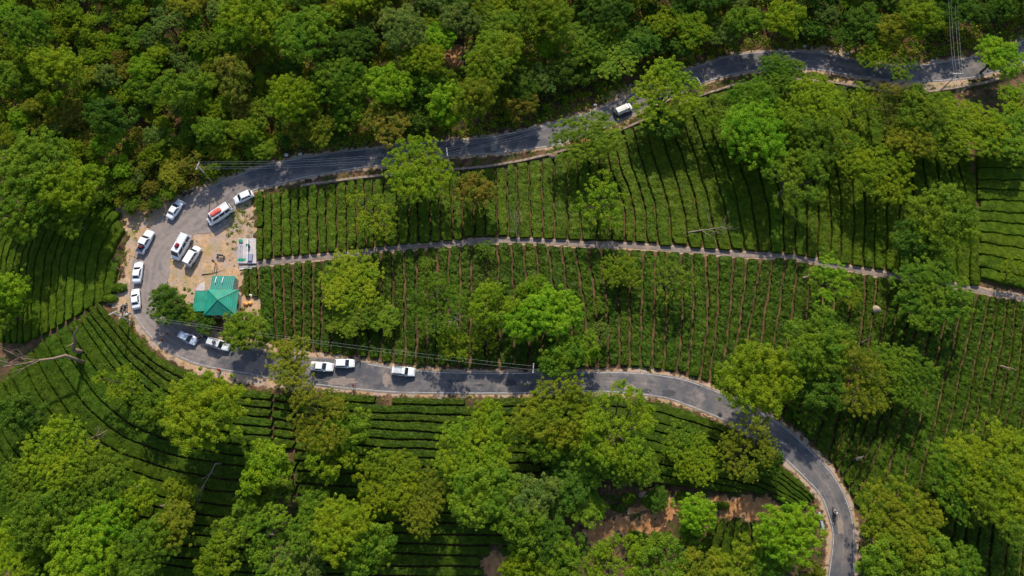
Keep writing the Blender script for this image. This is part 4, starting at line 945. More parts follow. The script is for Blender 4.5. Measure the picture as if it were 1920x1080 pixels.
SPECS = {
 # L, W, body stations (x fraction, top z), cabin: xr0, xf0, xr1, xf1 (m), zb, zt, wb, wt ; wheel radius
 'hatchback': (3.75, 1.66, [(-.5,.55),(-.49,.80),(-.44,.92),(-.1,.94),(.2,.92),(.34,.86),(.45,.74),(.49,.60),(.5,.42)], (-1.78,.98,-1.42,.30,.86,1.50,.76,.62), .29),
 'sedan': (4.35, 1.72, [(-.5,.55),(-.49,.84),(-.44,.95),(-.25,.97),(.1,.95),(.22,.92),(.38,.84),(.47,.70),(.5,.42)], (-1.45,1.02,-.95,.25,.90,1.47,.78,.62), .30),
 'suv': (4.45, 1.82, [(-.5,.60),(-.49,.92),(-.45,1.05),(-.1,1.07),(.2,1.07),(.36,1.02),(.46,.92),(.49,.72),(.5,.45)], (-2.12,1.02,-1.88,.42,1.0,1.76,.84,.72), .35),
 'long suv': (4.75, 1.84, [(-.5,.60),(-.49,.92),(-.45,1.05),(-.1,1.07),(.2,1.07),(.36,1.02),(.46,.92),(.49,.72),(.5,.45)], (-2.28,1.15,-2.02,.52,1.0,1.82,.85,.74), .35),
 'double cab pickup': (4.9, 1.84, [(-.5,.60),(-.49,.92),(-.45,1.03),(-.1,1.05),(.2,1.05),(.36,1.0),(.46,.90),(.49,.70),(.5,.45)], (-.95,1.15,-.80,.45,.98,1.78,.84,.72), .36),
 'minibus': (5.4, 1.96, [(-.5,.60),(-.495,1.15),(-.48,1.25),(-.1,1.27),(.3,1.25),(.42,1.12),(.475,.98),(.495,.75),(.5,.45)], (-2.64,2.22,-2.50,1.55,1.15,2.32,.92,.80), .34),
 'small van': (4.2, 1.70, [(-.5,.60),(-.495,1.0),(-.48,1.08),(-.1,1.10),(.28,1.08),(.38,1.0),(.47,.86),(.495,.70),(.5,.42)], (-2.02,1.35,-1.90,.72,1.02,1.88,.80,.68), .30)}
PROTO_CAR = {}; M['navybed'] = mat('navy_bed_liner', (.03, .05, .10), .6, noise=5)
def panel(mb, c, u0, u1, v0, v1, off=.012, th=.03):
    a, b, d, e = [Vector(p) for p in c]  # bottom0 bottom1 top1 top0
    def q(u, v): return a.lerp(b, u).lerp(e.lerp(d, u), v)
    n = (b-a).cross(e-a).normalized(); pts = [q(u0, v0), q(u1, v0), q(u1, v1), q(u0, v1)]
    mb.rings([[tuple(p-n*th) for p in pts], [tuple(p+n*off) for p in pts]])
def make_car(kind):
    L_, W_, st_, cb, wr = SPECS[kind]; w = W_/2; R = []
    root = empty(kind.replace(' ', '_'), (0, 0, -50))
    for fx_, zt in st_:
        x = fx_*L_; e = abs(fx_)*2; k = 1-.13*max(0, e-.72)/.28-(.03 if fx_ > .3 else 0); ww = w*k; zb = .24+.06*max(0, e-.8)*5
        h = [(x, 0, zt+.015), (x, ww*.55, zt), (x, ww*.88, zt-.03), (x, ww*.975, zt-.13*(zt-zb)), (x, ww, zb+.45*(zt-zb)), (x, ww*.97, zb+.1), (x, ww*.85, zb)]
        R.append(h+[(p[0], -p[1], p[2]) for p in h[::-1]][:-1]+[])
    mb = MB(); mb.rings(R); body = mb.build('body', M['paintwhite'], root, True)
    for p in body.data.polygons: p.use_smooth = len(p.vertices) == 4
    xr0, xf0, xr1, xf1, zb, zt, wb, wt = cb
    mb = MB(); mb.rings([ringpts(xr0, xf0, wb, zb, .10), ringpts(xr1, xf1, wt, zt-.06, .10), ringpts(xr1+.08, xf1-.10, wt-.07, zt, .12)]); mb.build('cabin', M['paintwhite'], root)
    A = lambda x, y, z: (x, y, z)
    fr_ = [A(xf0, -wb+.06, zb), A(xf0, wb-.06, zb), A(xf1, wt-.05, zt-.06), A(xf1, -wt+.05, zt-.06)]
    mb = MB(); panel(mb, fr_, .03, .97, .10, .93); mb.build('windshield', M['glass'], root)
    re_ = [A(xr0, wb-.06, zb), A(xr0, -wb+.06, zb), A(xr1, -wt+.05, zt-.06), A(xr1, wt-.05, zt-.06)]
    mb = MB(); panel(mb, re_, .06, .94, .22, .88); mb.build('rear_window', M['glass'], root)
    for s in (1, -1):
        sd = [A(xf0-.1, s*wb, zb), A(xr0+.1, s*wb, zb), A(xr1+.1, s*wt, zt-.06), A(xf1-.1, s*wt, zt-.06)]
        if s < 0: sd = [sd[1], sd[0], sd[3], sd[2]]
        cuts = [(.05, .36), (.39, .66), (.69, .95)] if kind != 'sedan' else [(.05, .48), (.51, .93)]
        for a, b in cuts:
            if s < 0: a, b = 1-b, 1-a
            mb = MB(); panel(mb, sd, a, b, .25, .90); mb.build('side_window', M['glass'], root)
        mb = MB(); mb.box((xf0-.35, s*(w+.06), zb+.02), (.12, .16, .11), None, .03); mb.build('mirror', M['paintwhite'], root)
        mb = MB(); mb.box((L_/2-.10, s*w*.66, st_[6][1]-.08), (.16, .30, .13), None, .03); mb.build('headlight', M['lamp'], root)
        mb = MB(); mb.box((-L_/2+.05, s*w*.76, .80), (.10, .18, .26), None, .03); mb.build('tail_light', M['redlamp'], root)
        if 'pickup' in kind and s == 1:
            mb = MB(); mb.box((-1.68, 0, 1.03), (1.36, 1.44, .10), None, .02); mb.build('cargo_bed', M['navybed'], root)
        if 'suv' in kind:
            mb = MB(); mb.tube([(xr1+.12, s*(wt-.06), zt), (xr1+.2, s*(wt-.06), zt+.07), (xf1-.25, s*(wt-.06), zt+.07), (xf1-.15, s*(wt-.06), zt)], .022); mb.build('roof_rail', M['blackplastic'], root)
    for x, nm in ((L_/2-.05, 'front_bumper'), (-L_/2+.05, 'rear_bumper')):
        mb = MB(); mb.box((x, 0, .42), (.20, W_*.84, .22), None, .05); mb.build(nm, M['paintwhite'] if kind != 'minibus' else M['blackplastic'], root)
    for x in (L_*.31, -L_*.31):
        for s in (1, -1):
            mb = MB(); n = 14; rg = []
            for yy, rr in ((-.10, wr*.86), (-.08, wr), (.08, wr), (.10, wr*.86)): rg.append([(x+rr*math.cos(2*math.pi*k/n), s*(w-.09)+yy, wr+rr*math.sin(2*math.pi*k/n)) for k in range(n)])
            mb.rings(rg); wh = mb.build('wheel', M['rubber'], root)
            mb = MB(); mb.rings([[(x+wr*.6*math.cos(2*math.pi*k/n), s*(w-.09)+yy, wr+wr*.6*math.sin(2*math.pi*k/n)) for k in range(n)] for yy in (-.105, .105)]); mb.build('rim', M['rim'], wh)
    return root
def copy_tree(o, parent=None):
    c = o.copy(); C.objects.link(c); c.parent = parent
    for ch in list(o.children): copy_tree(ch, c)
    return c
def heading(px, py, ang, up=.0):
    a = math.radians(ang); x0, y0, _ = P(px, py, up); x1, y1, _ = P(px+20*math.cos(a), py-20*math.sin(a), up); return math.atan2(y1-y0, x1-x0)
def settle(o, px, py, ang, up=.7, lift=.06, wb=1.4):
    x, y, z = P(px, py, up); h = heading(px, py, ang, up); d = Vector((math.cos(h), math.sin(h), 0)); l = Vector((-math.sin(h), math.cos(h), 0))
    def hh(v): return Z(x+v.x, y+v.y)
    d3 = Vector((d.x*2*wb, d.y*2*wb, hh(d*wb)-hh(d*-wb))).normalized(); l3 = Vector((l.x*1.4, l.y*1.4, hh(l*.7)-hh(l*-.7))).normalized()
    n = d3.cross(l3).normalized(); l3 = n.cross(d3); R = Matrix((d3, l3, n)).transposed()
    o.rotation_euler = R.to_euler(); o.location = (x, y, z+lift); return (x, y, z, h)
def park(kind, px, py, ang, label, paint='paintwhite', group=None, cat='car', up=.8, lift=.06, sc=1.0):
    if kind not in PROTO_CAR: PROTO_CAR[kind] = o = make_car(kind)
    else:
        o = copy_tree(PROTO_CAR[kind])
    for ch in o.children:
        if ch.name.split('.')[0] in ('body', 'cabin', 'mirror', 'front_bumper', 'rear_bumper') and ch.data.materials[0] in (M['paintwhite'],):
            ch.material_slots[0].link = 'OBJECT'; ch.material_slots[0].material = M[paint]
    settle(o, px, py, ang, up, lift); tag(o, label, cat, group); o.scale = (sc,)*3; return o
CS = 'cars parked around the hairpin'; CL = 'cars parked on the lower road pull-off'
v1 = park('hatchback', 456, 369, 204, 'white hatchback parked nose to tail behind the minibus with the red tarpaulin', group=CS, sc=1.05)
v2 = park('minibus', 411, 401, 214, 'white minibus with a long red tarpaulin load on its roof', group=CS, cat='minibus', up=1.2)
v3 = park('sedan', 328, 392, 56, 'white sedan standing alone on the outer side at the top of the hairpin', group=CS)
v4 = park('double cab pickup', 272, 453, 62, 'white double cab pickup with dark bed holding red bags, first on the outer verge', group=CS, cat='pickup truck')
v5 = park('sedan', 258, 510, 83, 'white sedan second in line on the outer verge behind the pickup with red bags', group=CS)
v6 = park('sedan', 254, 560, 94, 'white sedan last in line on the outer verge next to the lower left pole', group=CS, sc=.93)
v7 = park('minibus', 339, 462, 240, 'white minibus carrying a small dark red bundle on its roof', group=CS, cat='minibus', up=1.2)
v8 = park('small van', 360, 479, 58, 'plain white van parked tightly beside the minibus with the dark red bundle', group=CS, cat='van', up=1.0)
v9 = park('hatchback', 351, 633, 334, 'silver-blue car parked on the shaded road below the leafy dark tree', 'paintsilver', CS, sc=1.05)
v10 = park('long suv', 409, 645, 343, 'white SUV with black roof rack and a round dark tyre on its roof', group=CS, cat='SUV', sc=.95)
v11 = park('sedan', 603, 687, 356, 'white car half hidden beneath the flat olive tree', group=CL)
v12 = park('hatchback', 646, 681, 0, 'white hatchback with a sloping windshield beside the half hidden car', group=CL)
v13 = park('long suv', 756, 696, 355, 'white SUV with slatted roof rack alone on the lower road', group=CL, cat='SUV', sc=.93)
def onroof(v, name, mb, m, label, cat, smooth=True):
    o = mb.build(name, m, None, smooth); o.matrix_world = Matrix.LocRotScale(v.location, v.rotation_euler, v.scale)
    o.location = v.location; o.rotation_euler = v.rotation_euler; o.scale = v.scale; return tag(o, label, cat)
def lump(mb, x0, x1, wy, z0, z1, seed):
    rn = random.Random(seed); n = 10; R = []
    for i in range(n+1):
        x = x0+(x1-x0)*i/n; e = min(i, n-i); k = 1 if e > 1 else (.92 if e else .75); R.append([(x, y*k*(1+rn.uniform(-.05, .05)), z0+(z-z0)*k*(1+rn.uniform(-.14, .1))) for y, z in ((-wy, z0), (-wy, z0+.6*(z1-z0)), (-wy*.6, z1), (0, z1*1.02), (wy*.6, z1), (wy, z0+.6*(z1-z0)), (wy, z0))])
    mb.rings(R)
mb = MB(); lump(mb, -.95, 1.30, .52, 2.33, 2.66, 4); onroof(v2, 'tarpaulin_load', mb, M['redtarp'], 'long red tarpaulin covered load tied on the upper minibus roof', 'tarpaulin')
mb = MB(); lump(mb, -.2, .75, .36, 2.33, 2.75, 5); onroof(v7, 'luggage_bundle', mb, M['darkred'], 'small dark red luggage bundle on the lower minibus roof', 'luggage')
mb = MB(); lump(mb, -1.55, -1.08, .45, 1.09, 1.55, 6); onroof(v4, 'luggage_bag', mb, M['darkred'], 'dark red bags heaped in the open bed of the pickup on the verge', 'bag')
def rack(v, x0, x1, w, z, n, m, name='roof_rack'):
    mb = MB()
    for s in (1, -1): mb.tube([(x0, s*w, z), (x1, s*w, z)], .03)
    for i in range(n+1): x = x0+(x1-x0)*i/n; mb.tube([(x, -w, z), (x, w, z)], .022)
    for s in (1, -1):
        for x in (x0+.1, x1-.1): mb.tube([(x, s*w, z-.14), (x, s*w, z)], .02)
    return mb.build(name, M[m], v)
rack(v2, -2.45, -1.05, .72, 2.46, 5, 'paintcream'); rack(v7, -2.45, -.5, .72, 2.46, 6, 'paintcream'); rack(v13, -1.6, -.1, .62, 1.95, 6, 'blackplastic')
rack(v10, -1.9, .25, .64, 1.95, 7, 'blackplastic')
for v in (v2, v7):
    mb = MB(); mb.tube([(-2.72, .35, .7), (-2.72, .35, 2.4)], .03); mb.tube([(-2.72, .70, .7), (-2.72, .70, 2.4)], .03)
    for i in range(6): mb.tube([(-2.72, .35, .9+i*.27), (-2.72, .70, .9+i*.27)], .02)
    mb.build('ladder', M['chrome'], v)
mb = MB(); n = 16
mb.rings([[( -.35+r*math.cos(2*math.pi*k/n), r*math.sin(2*math.pi*k/n), z) for k in range(n)] for r, z in ((.18, 1.985), (.36, 1.985), (.38, 2.07), (.36, 2.16), (.18, 2.16), (.18, 1.985))], None, True, False)
onroof(v10, 'spare_tyre', mb, M['rubber'], 'round dark spare tyre lying on the SUV roof rack', 'tyre')
# pickup with a cream canvas load cover
root = empty('pickup_truck', (0, 0, 0)); tag(root, 'small white pickup truck with a cream covered load bed on the upper road', 'pickup truck')
mb = MB(); mb.rings([ringpts(.55, 2.15, .80, .35, .12), ringpts(.55, 2.2, .82, .8, .12), ringpts(.58, 2.1, .80, 1.08, .14)]); mb.build('body', M['paintwhite'], root)
mb = MB(); mb.rings([ringpts(.60, 1.75, .78, 1.06, .08), ringpts(.66, 1.25, .68, 1.70, .10), ringpts(.72, 1.15, .62, 1.76, .12)]); mb.build('cabin', M['paintwhite'], root)
mb = MB(); panel(mb, [(1.75, -.72, 1.06), (1.75, .72, 1.06), (1.25, .62, 1.70), (1.25, -.62, 1.70)], .04, .96, .1, .92); mb.build('windshield', M['glass'], root)
for s in (1, -1):
    q = [(1.66, s*.78, 1.06), (.68, s*.78, 1.06), (.74, s*.68, 1.70), (1.17, s*.68, 1.70)]
    if s < 0: q = [q[1], q[0], q[3], q[2]]
    mb = MB(); panel(mb, q, .1, .9, .2, .88); mb.build('side_window', M['glass'], root)
    mb = MB(); mb.box((2.15, s*.58, .72), (.14, .26, .16), None, .03); mb.build('headlight', M['lamp'], root)
    mb = MB(); mb.box((1.55, s*.90, 1.12), (.10, .16, .12), None, .03); mb.build('mirror', M['blackplastic'], root)
mb = MB(); mb.box((-.85, 0, .62), (2.7, 1.62, .16)); mb.build('load_bed', M['blackplastic'], root)
mb = MB(); R = []
for i in range(6):
    x = -1.75+i*.46; sag = .03 if i % 2 else 0
    R.append([(x, -.80, .72), (x, -.80, 1.45), (x, -.62, 1.78-sag), (x, 0, 1.86-sag), (x, .62, 1.78-sag), (x, .80, 1.45), (x, .80, .72)])
mb.rings(R); mb.build('load_cover', M['paintcream'], root)
mb = MB(); mb.box((-1.98, 0, .95), (.40, 1.5, .50), None, .04); mb.build('tailgate', M['blackplastic'], root)
for x in (1.45, -1.25):
    for s in (1, -1):
        n = 14; mb = MB(); mb.rings([[(x+r*math.cos(2*math.pi*k/n), s*.72+yy, .34+r*math.sin(2*math.pi*k/n)) for k in range(n)] for yy, r in ((-.1, .29), (-.08, .34), (.08, .34), (.1, .29))]); wh = mb.build('wheel', M['rubber'], root)
        mb = MB(); mb.rings([[(x+.2*math.cos(2*math.pi*k/n), s*.72+yy, .34+.2*math.sin(2*math.pi*k/n)) for k in range(n)] for yy in (-.105, .105)]); mb.build('rim', M['rim'], wh)
settle(root, 1168, 206, 24, .8); root.scale = (.92,)*3
# ------------------------------------------------------------------ motorcycles
def make_bike():
    root = empty('motorcycle', (0, 0, -50)); n = 14
    for x in (.65, -.62):
        mb = MB(); mb.rings([[(x+r*math.cos(2*math.pi*k/n), yy, .31+r*math.sin(2*math.pi*k/n)) for k in range(n)] for yy, r in ((-.05, .26), (-.04, .31), (.04, .31), (.05, .26))]); wh = mb.build('wheel', M['rubber'], root)
        mb = MB(); mb.rings([[(x+.2*math.cos(2*math.pi*k/n), yy, .31+.2*math.sin(2*math.pi*k/n)) for k in range(n)] for yy in (-.055, .055)]); mb.build('rim', M['rim'], wh)
    mb = MB(); mb.tube([(-.62, .0, .31), (-.2, 0, .45), (.25, 0, .45), (.45, 0, .85)], .04); mb.box((.0, 0, .45), (.42, .26, .34), None, .05); mb.build('frame', M['blackplastic'], root)
    mb = MB(); mb.ell((.20, 0, .80), (.30, .14, .14)); mb.build('fuel_tank', M['blackplastic'], root, True)
    mb = MB(); mb.rings([[(x, y, z) for x, z in ((-.72, .82), (-.05, .76), (-.05, .68), (-.72, .72))] for y in (-.14, .14)]); mb.build('seat', M['rubber'], root)
    mb = MB(); mb.tube([(.28, .34, 1.02), (.42, .18, 1.06), (.45, 0, 1.0), (.42, -.18, 1.06), (.28, -.34, 1.02)], .018); mb.build('handlebar', M['chrome'], root)
    mb = MB(); mb.tube([(.65, .07, .31), (.45, .07, .98)], .025); mb.tube([(.65, -.07, .31), (.45, -.07, .98)], .025); mb.build('fork', M['chrome'], root)
    mb = MB(); mb.ell((.58, 0, .88), (.08, .09, .09)); mb.build('headlight', M['lamp'], root, True)
    mb = MB(); mb.tube([(.1, -.14, .35), (-.3, -.16, .30), (-.85, -.17, .38)], [.03, .04, .05]); mb.build('exhaust', M['chrome'], root)
    return root
b0 = make_bike(); BI = 0
def bike(px, py, ang, label, group=None, lean=0):
    global BI
    o = b0 if BI == 0 else copy_tree(b0); BI += 1
    settle(o, px, py, ang, .4, .06, .6); tag(o, label, 'motorcycle', group); return o
GB = 'motorcycles parked around the hairpin'
ridden = bike(1563, 962, 97, 'dark motorcycle ridden along the lower bend of the road')
bike(349, 364, 60, 'dark motorcycle parked at the outer kerb above the lone sedan', GB)
bike(360, 360, 50, 'dark motorcycle nearest the wooden pole at the outer kerb', GB)
bike(229, 579, 75, 'dark motorcycle left of a pair beside the lower left pole', GB)
bike(236, 577, 80, 'dark motorcycle right of a pair beside the lower left pole', GB)
bike(377, 634, 20, 'dark motorcycle between the silver-blue car and the SUV', GB)
bike(413, 479, 170, 'motorcycle standing on the sandy yard above the shop', GB)
bike(355, 499, 330, 'motorcycle right in front of the plain white van', GB)
# ------------------------------------------------------------------ people
M['skin'] = mat('skin', (.32, .17, .10), .6); M['hair'] = mat('black_hair', (.015, .012, .012), .6); M['shoe'] = mat('shoe', (.04, .03, .025), .7)
CLO = {'yellow': (.75, .50, .04), 'orange': (.80, .25, .03), 'red': (.60, .04, .03), 'white': (.75, .75, .75), 'blue': (.05, .12, .35), 'pink': (.60, .15, .28), 'black': (.03, .03, .035), 'grey': (.22, .22, .24), 'navy': (.02, .03, .09), 'purple': (.18, .06, .25), 'brown': (.2, .1, .05)}
for k, v in CLO.items(): M['cloth_'+k] = mat('cloth_'+k, v, .85, noise=14, col2=tuple(c*.75 for c in v))
def skin_person(pose):
    V = []; E = []; RAD = []; REGN = []
    def v(p, r): V.append(p); RAD.append(r); return len(V)-1
    def e(a, b, g): E.append((a, b)); REGN.append(g)
    pz = {'stand': .93, 'walk': .93, 'ride': .84, 'crouch': .30}[pose]; lean = {'stand': 0, 'walk': .04, 'ride': .20, 'crouch': .22}[pose]
    pel = v((0, 0, pz), (.14, .11)); wa = v((lean*.3, 0, pz+.16), (.12, .10)); chs = v((lean*.75, 0, pz+.38), (.15, .12)); nb = v((lean, 0, pz+.52), .065); nk = v((lean*1.08, 0, pz+.58), .052)
    h1 = v((lean*1.1+.015, 0, pz+.66), (.085, .075)); h2 = v((lean*1.1, 0, pz+.75), (.078, .07)); ns = v((lean*1.1+.11, 0, pz+.665), .012)
    e(pel, wa, 1); e(wa, chs, 1); e(chs, nb, 1); e(nb, nk, 0); e(nk, h1, 0); e(h1, h2, 0); e(h1, ns, 0)
    for s in (1, -1):
        sh = v((lean*.95, s*.17, pz+.46), .06); e(chs, sh, 1)
        if pose in ('stand', 'walk'):
            sw = .16*s if pose == 'walk' else .02; el = (lean+sw*.4, s*.22, pz+.20); wr_ = (lean+sw+.08, s*.22, pz-.03)
        elif pose == 'ride': el = (lean+.17, s*.27, pz+.24); wr_ = (lean+.30, s*.30, pz+.20)
        else: el = (lean+.20, s*.20, pz+.22); wr_ = (lean+.38, s*.10, pz+.18)
        a = v(el, .042); b = v(wr_, .028); e(sh, a, 1); e(a, b, 0)
        d = (Vector(wr_)-Vector(el)).normalized(); pm = Vector(wr_)+d*.06; c = v(tuple(pm), (.034, .020)); e(b, c, 0)
        sd = d.cross(Vector((0, 0, 1)) if abs(d.z) < .8 else Vector((0, 1, 0))).normalized()
        for k, ln in enumerate((.060, .072, .066, .050)):
            o_ = sd*((k-1.5)*.019); f1 = v(tuple(pm+o_+d*.035), .0095); f2 = v(tuple(pm+o_+d*(.035+ln*.6)), .0085); f3 = v(tuple(pm+o_*.9+d*(.035+ln)+Vector((.012, 0, -.006))), .0075); e(c, f1, 0); e(f1, f2, 0); e(f2, f3, 0)
        t1 = v(tuple(pm-sd*.04-d*.01), .010); t2 = v(tuple(pm-sd*.055+d*.03), .009); e(c, t1, 0); e(t1, t2, 0)
        if pose == 'stand': kn = (.02, s*.10, pz-.43); an = (-.01, s*.10, .09)
        elif pose == 'walk': kn = (.12*s+.05, s*.10, pz-.41); an = (.22*s-.04, s*.10, .10)
        elif pose == 'ride': kn = (.34, s*.22, .62); an = (.12, s*.20, .26)
        else: kn = (.36, s*.16, .46); an = (.10, s*.13, .08)
        hp_ = v((0, s*.09, pz-.05), .088); k_ = v(kn, .056); a_ = v(an, .038); to = v((an[0]+.15, an[1]*1.05, an[2]-.045), .032)
        e(pel, hp_, 2); e(hp_, k_, 2); e(k_, a_, 2); e(a_, to, 3)
    me = bpy.data.meshes.new('person_frame'); me.from_pydata(V, E, []); o = bpy.data.objects.new('person_frame', me); C.objects.link(o)
    sk = o.modifiers.new('skin', 'SKIN'); sk.use_smooth_shade = True
    if not me.skin_vertices: 
        bm = bmesh.new(); bm.from_mesh(me); bm.verts.layers.skin.verify(); bm.to_mesh(me); bm.free()
    for i, sv in enumerate(me.skin_vertices[0].data):
        r = RAD[i]; sv.radius = r if isinstance(r, tuple) else (r, r); sv.use_root = (i == 0)
    o.modifiers.new('sub', 'SUBSURF').levels = 1
    dg = bpy.context.evaluated_depsgraph_get(); m2 = bpy.data.meshes.new_from_object(o.evaluated_get(dg)); m2.name = 'person'
    bpy.data.objects.remove(o); m2.materials.clear()
    for nm in ('skin', 'cloth_white', 'cloth_black', 'shoe'): m2.materials.append(M[nm])
    segs = [(Vector(V[a]), Vector(V[b]), g) for (a, b), g in zip(E, REGN)]
    for p in m2.polygons:
        c = p.center; best = 9; bg_ = 1
        for a, b, g in segs:
            ab = b-a; t = max(0, min(1, (c-a).dot(ab)/max(ab.length_squared, 1e-9))); d = (c-a-ab*t).length
            if d < best: best = d; bg_ = g
        p.material_index = bg_; p.use_smooth = True
    hb = MB(); hb.ell((lean*1.1-.015, 0, pz+.745), (.105, .095, .085), None, 10, 6); hm = hb.mesh('hair', M['hair'], True)
    hb = MB(); hb.ell((lean*1.1, 0, pz+.725), (.14, .125, .13), None, 12, 8); he = hb.mesh('helmet', M['paintwhite'], True)
    return m2, hm, he
POSES = {}
def person(px, py, ang, pose, shirt, legs, label, cat='person', group=None, loc=None, helmet=False):
    if pose not in POSES: POSES[pose] = skin_person(pose)
    bm_, hm, he = POSES[pose]; o = link('person', bm_)
    o.material_slots[1].link = 'OBJECT'; o.material_slots[1].material = M['cloth_'+shirt]
    o.material_slots[2].link = 'OBJECT'; o.material_slots[2].material = M['cloth_'+legs]
    if loc is None:
        x, y, z = P(px, py, .9); o.location = (x, y, z+.03); o.rotation_euler = (0, 0, heading(px, py, ang))
        if dist_poly([x], [y], CEN, HALF)[0] < .1: o.location.z = z+.07
    else: o.location, o.rotation_euler = loc
    link('helmet' if helmet else 'hair', he if helmet else hm, o)
    return tag(o, label, cat, group)
PE = [(256,484,80,'stand','yellow','black','person in yellow top between the pickup with red bags and the sedan behind it'),
 (229,500,300,'stand','orange','purple','person in orange on the outer verge by the tea rows'),
 (222,504,20,'stand','blue','orange','person in blue and orange furthest out on the orange verge'),
 (404,494,200,'stand','yellow','orange','person in yellow and orange on the sandy yard above the shop'),
 (400,490,340,'stand','brown','black','person in brown beside the yellow clad one on the yard'),
 (316,627,200,'walk','red','grey','person in red walking on the road beside the silver-blue car'),
 (302,638,180,'stand','orange','black','person in orange at the road edge below the hairpin'),
 (243,588,300,'stand','white','black','person in white beside the lower left pole'),
 (384,632,260,'stand','navy','blue','person in navy between the silver-blue car and the SUV'),
 (387,640,30,'stand','blue','grey','person in blue in front of the SUV with the spare tyre'),
 (411,693,180,'crouch','red','purple','person in red crouching on the lower road edge under the SUV'),
 (663,723,180,'walk','red','red','person in red walking at the lower edge of the road'),
 (674,669,0,'stand','purple','grey','person in purple standing on the pull-off by the hatchback'),
 (1149,190,270,'stand','orange','pink','person in orange and pink standing on the verge left of the canvas topped pickup'),
 (1110,212,240,'walk','blue','navy','person in blue walking down the upper road'),
 (773,268,180,'walk','pink','red','left of two people in pinkish red on the upper road'),
 (786,266,180,'walk','red','pink','right of two people in pinkish red on the upper road'),
 (790,464,10,'walk','pink','purple','left of two people in pink walking on the footpath'),
 (803,463,10,'walk','purple','pink','right of two people in purple walking on the footpath'),
 (1007,455,0,'stand','black','grey','person in black standing on the footpath near the middle'),
 (1064,455,180,'stand','white','white','person all in white on the footpath near the middle'),
 (450,583,0,'crouch','red','red','person in red crouching at the right wall of the shop'),
 (352,494,320,'stand','white','navy','person in white standing behind the plain white van'),
 (1528,1074,0,'stand','brown','black','person in brown at the bottom edge of the picture beside the road')]
for a in PE: person(*a)
hd = ridden.rotation_euler.z
person(0, 0, 0, 'ride', 'grey', 'black', 'motorcyclist in a white helmet riding on the lower bend', loc=(ridden.location+Vector((math.cos(hd)*-.18, math.sin(hd)*-.18, .0)), ridden.rotation_euler.copy()), helmet=True)
# ------------------------------------------------------------------ shop with green metal roof
def metal(name, c1, c2):
    m = mat(name, c1, .42, noise=.7, col2=c2, spec=.5); N = m.node_tree.nodes; L = m.node_tree.links
    tc = N.new('ShaderNodeTexCoord'); wv = N.new('ShaderNodeTexWave'); wv.inputs['Scale'].default_value = .9; wv.inputs['Distortion'].default_value = 0
    L.new(tc.outputs['Object'], wv.inputs['Vector']); b = N.new('ShaderNodeBump'); b.inputs['Strength'].default_value = .5; b.inputs['Distance'].default_value = .05
    L.new(wv.outputs['Fac'], b.inputs['Height']); L.new(b.outputs[0], N['Principled BSDF'].inputs['Normal'])
    P_ = N['Principled BSDF']; src = P_.inputs['Base Color'].links[0].from_socket; n2 = N.new('ShaderNodeTexNoise'); n2.inputs['Scale'].default_value = 1.7; n2.inputs['Detail'].default_value = 8; n2.inputs['Roughness'].default_value = .75
    mp = N.new('ShaderNodeMapping'); mp.inputs['Scale'].default_value = (1, .35, 1); L.new(tc.outputs['Object'], mp.inputs['Vector']); L.new(mp.outputs[0], n2.inputs['Vector'])
    r2 = N.new('ShaderNodeMapRange'); r2.inputs['From Min'].default_value = .52; r2.inputs['From Max'].default_value = .72; r2.inputs['To Max'].default_value = .55; L.new(n2.outputs['Fac'], r2.inputs['Value'])
    mx = N.new('ShaderNodeMix'); mx.data_type = 'RGBA'; mx.inputs['B'].default_value = (.16, .20, .06, 1); L.new(r2.outputs[0], mx.inputs['Factor']); L.new(src, mx.inputs['A']); L.new(mx.outputs['Result'], P_.inputs['Base Color']); return m
M['greenroof'] = metal('green_sheet_metal', (.006, .20, .125), (.012, .27, .18)); M['tealroof'] = metal('teal_sheet_metal', (.004, .17, .13), (.006, .21, .16))
M['ridge'] = mat('green_ridge', (.01, .20, .13), .5); M['plaster'] = mat('pale_plaster', (.62, .56, .46), .9, noise=2, col2=(.5, .44, .36), bump=.2)
M['concrete'] = mat('concrete', (.42, .39, .40), .9, noise=1.2, col2=(.52, .46, .42), bump=.2); M['wood'] = mat('door_wood', (.16, .08, .04), .7, noise=6)
M['pvc'] = mat('white_pipe', (.8, .8, .8), .4)
cx, cy, cz = P(418, 568, 3.0); shop = empty('shop_building', (cx, cy, cz)); tag(shop, 'small shop with green hipped metal roof inside the hairpin', 'building')
def corner(px, py, up): x, y, _ = P0(px, py, cz+up)[0], P0(px, py, cz+up)[1], 0; return x-cx, y-cy
x0, yt = corner(389, 543, 3.0); x1, _ = corner(448, 543, 3.0); _, yb = corner(418, 591, 3.0)
ax_ = (x0+x1)/2-.15; ay_ = (yt+yb)/2+.05; zr = 3.0; za = 4.45
mb = MB(); mb.box(((x0+x1)/2, (yt+yb)/2, 1.1), (x1-x0-.9, yt-yb-.9, 3.6)); wall = mb.build('wall', M['plaster'], shop)
mb = MB(); q = [(x0, yt), (x1, yt), (x1, yb), (x0, yb)]
mb.add([(*p, zr) for p in q]+[(ax_, ay_, za)]+[(*p, zr-.08) for p in q], [(0, 1, 4), (1, 2, 4), (2, 3, 4), (3, 0, 4), (0, 5, 6, 1), (1, 6, 7, 2), (2, 7, 8, 3), (3, 8, 5, 0), (5, 8, 7, 6)])
rf = mb.build('hipped_roof', M['greenroof'], shop)
for p in q:
    mb = MB(); mb.tube([(*p, zr+.02), (ax_, ay_, za+.02)], .07, 6); mb.build('ridge_cap', M['ridge'], rf)
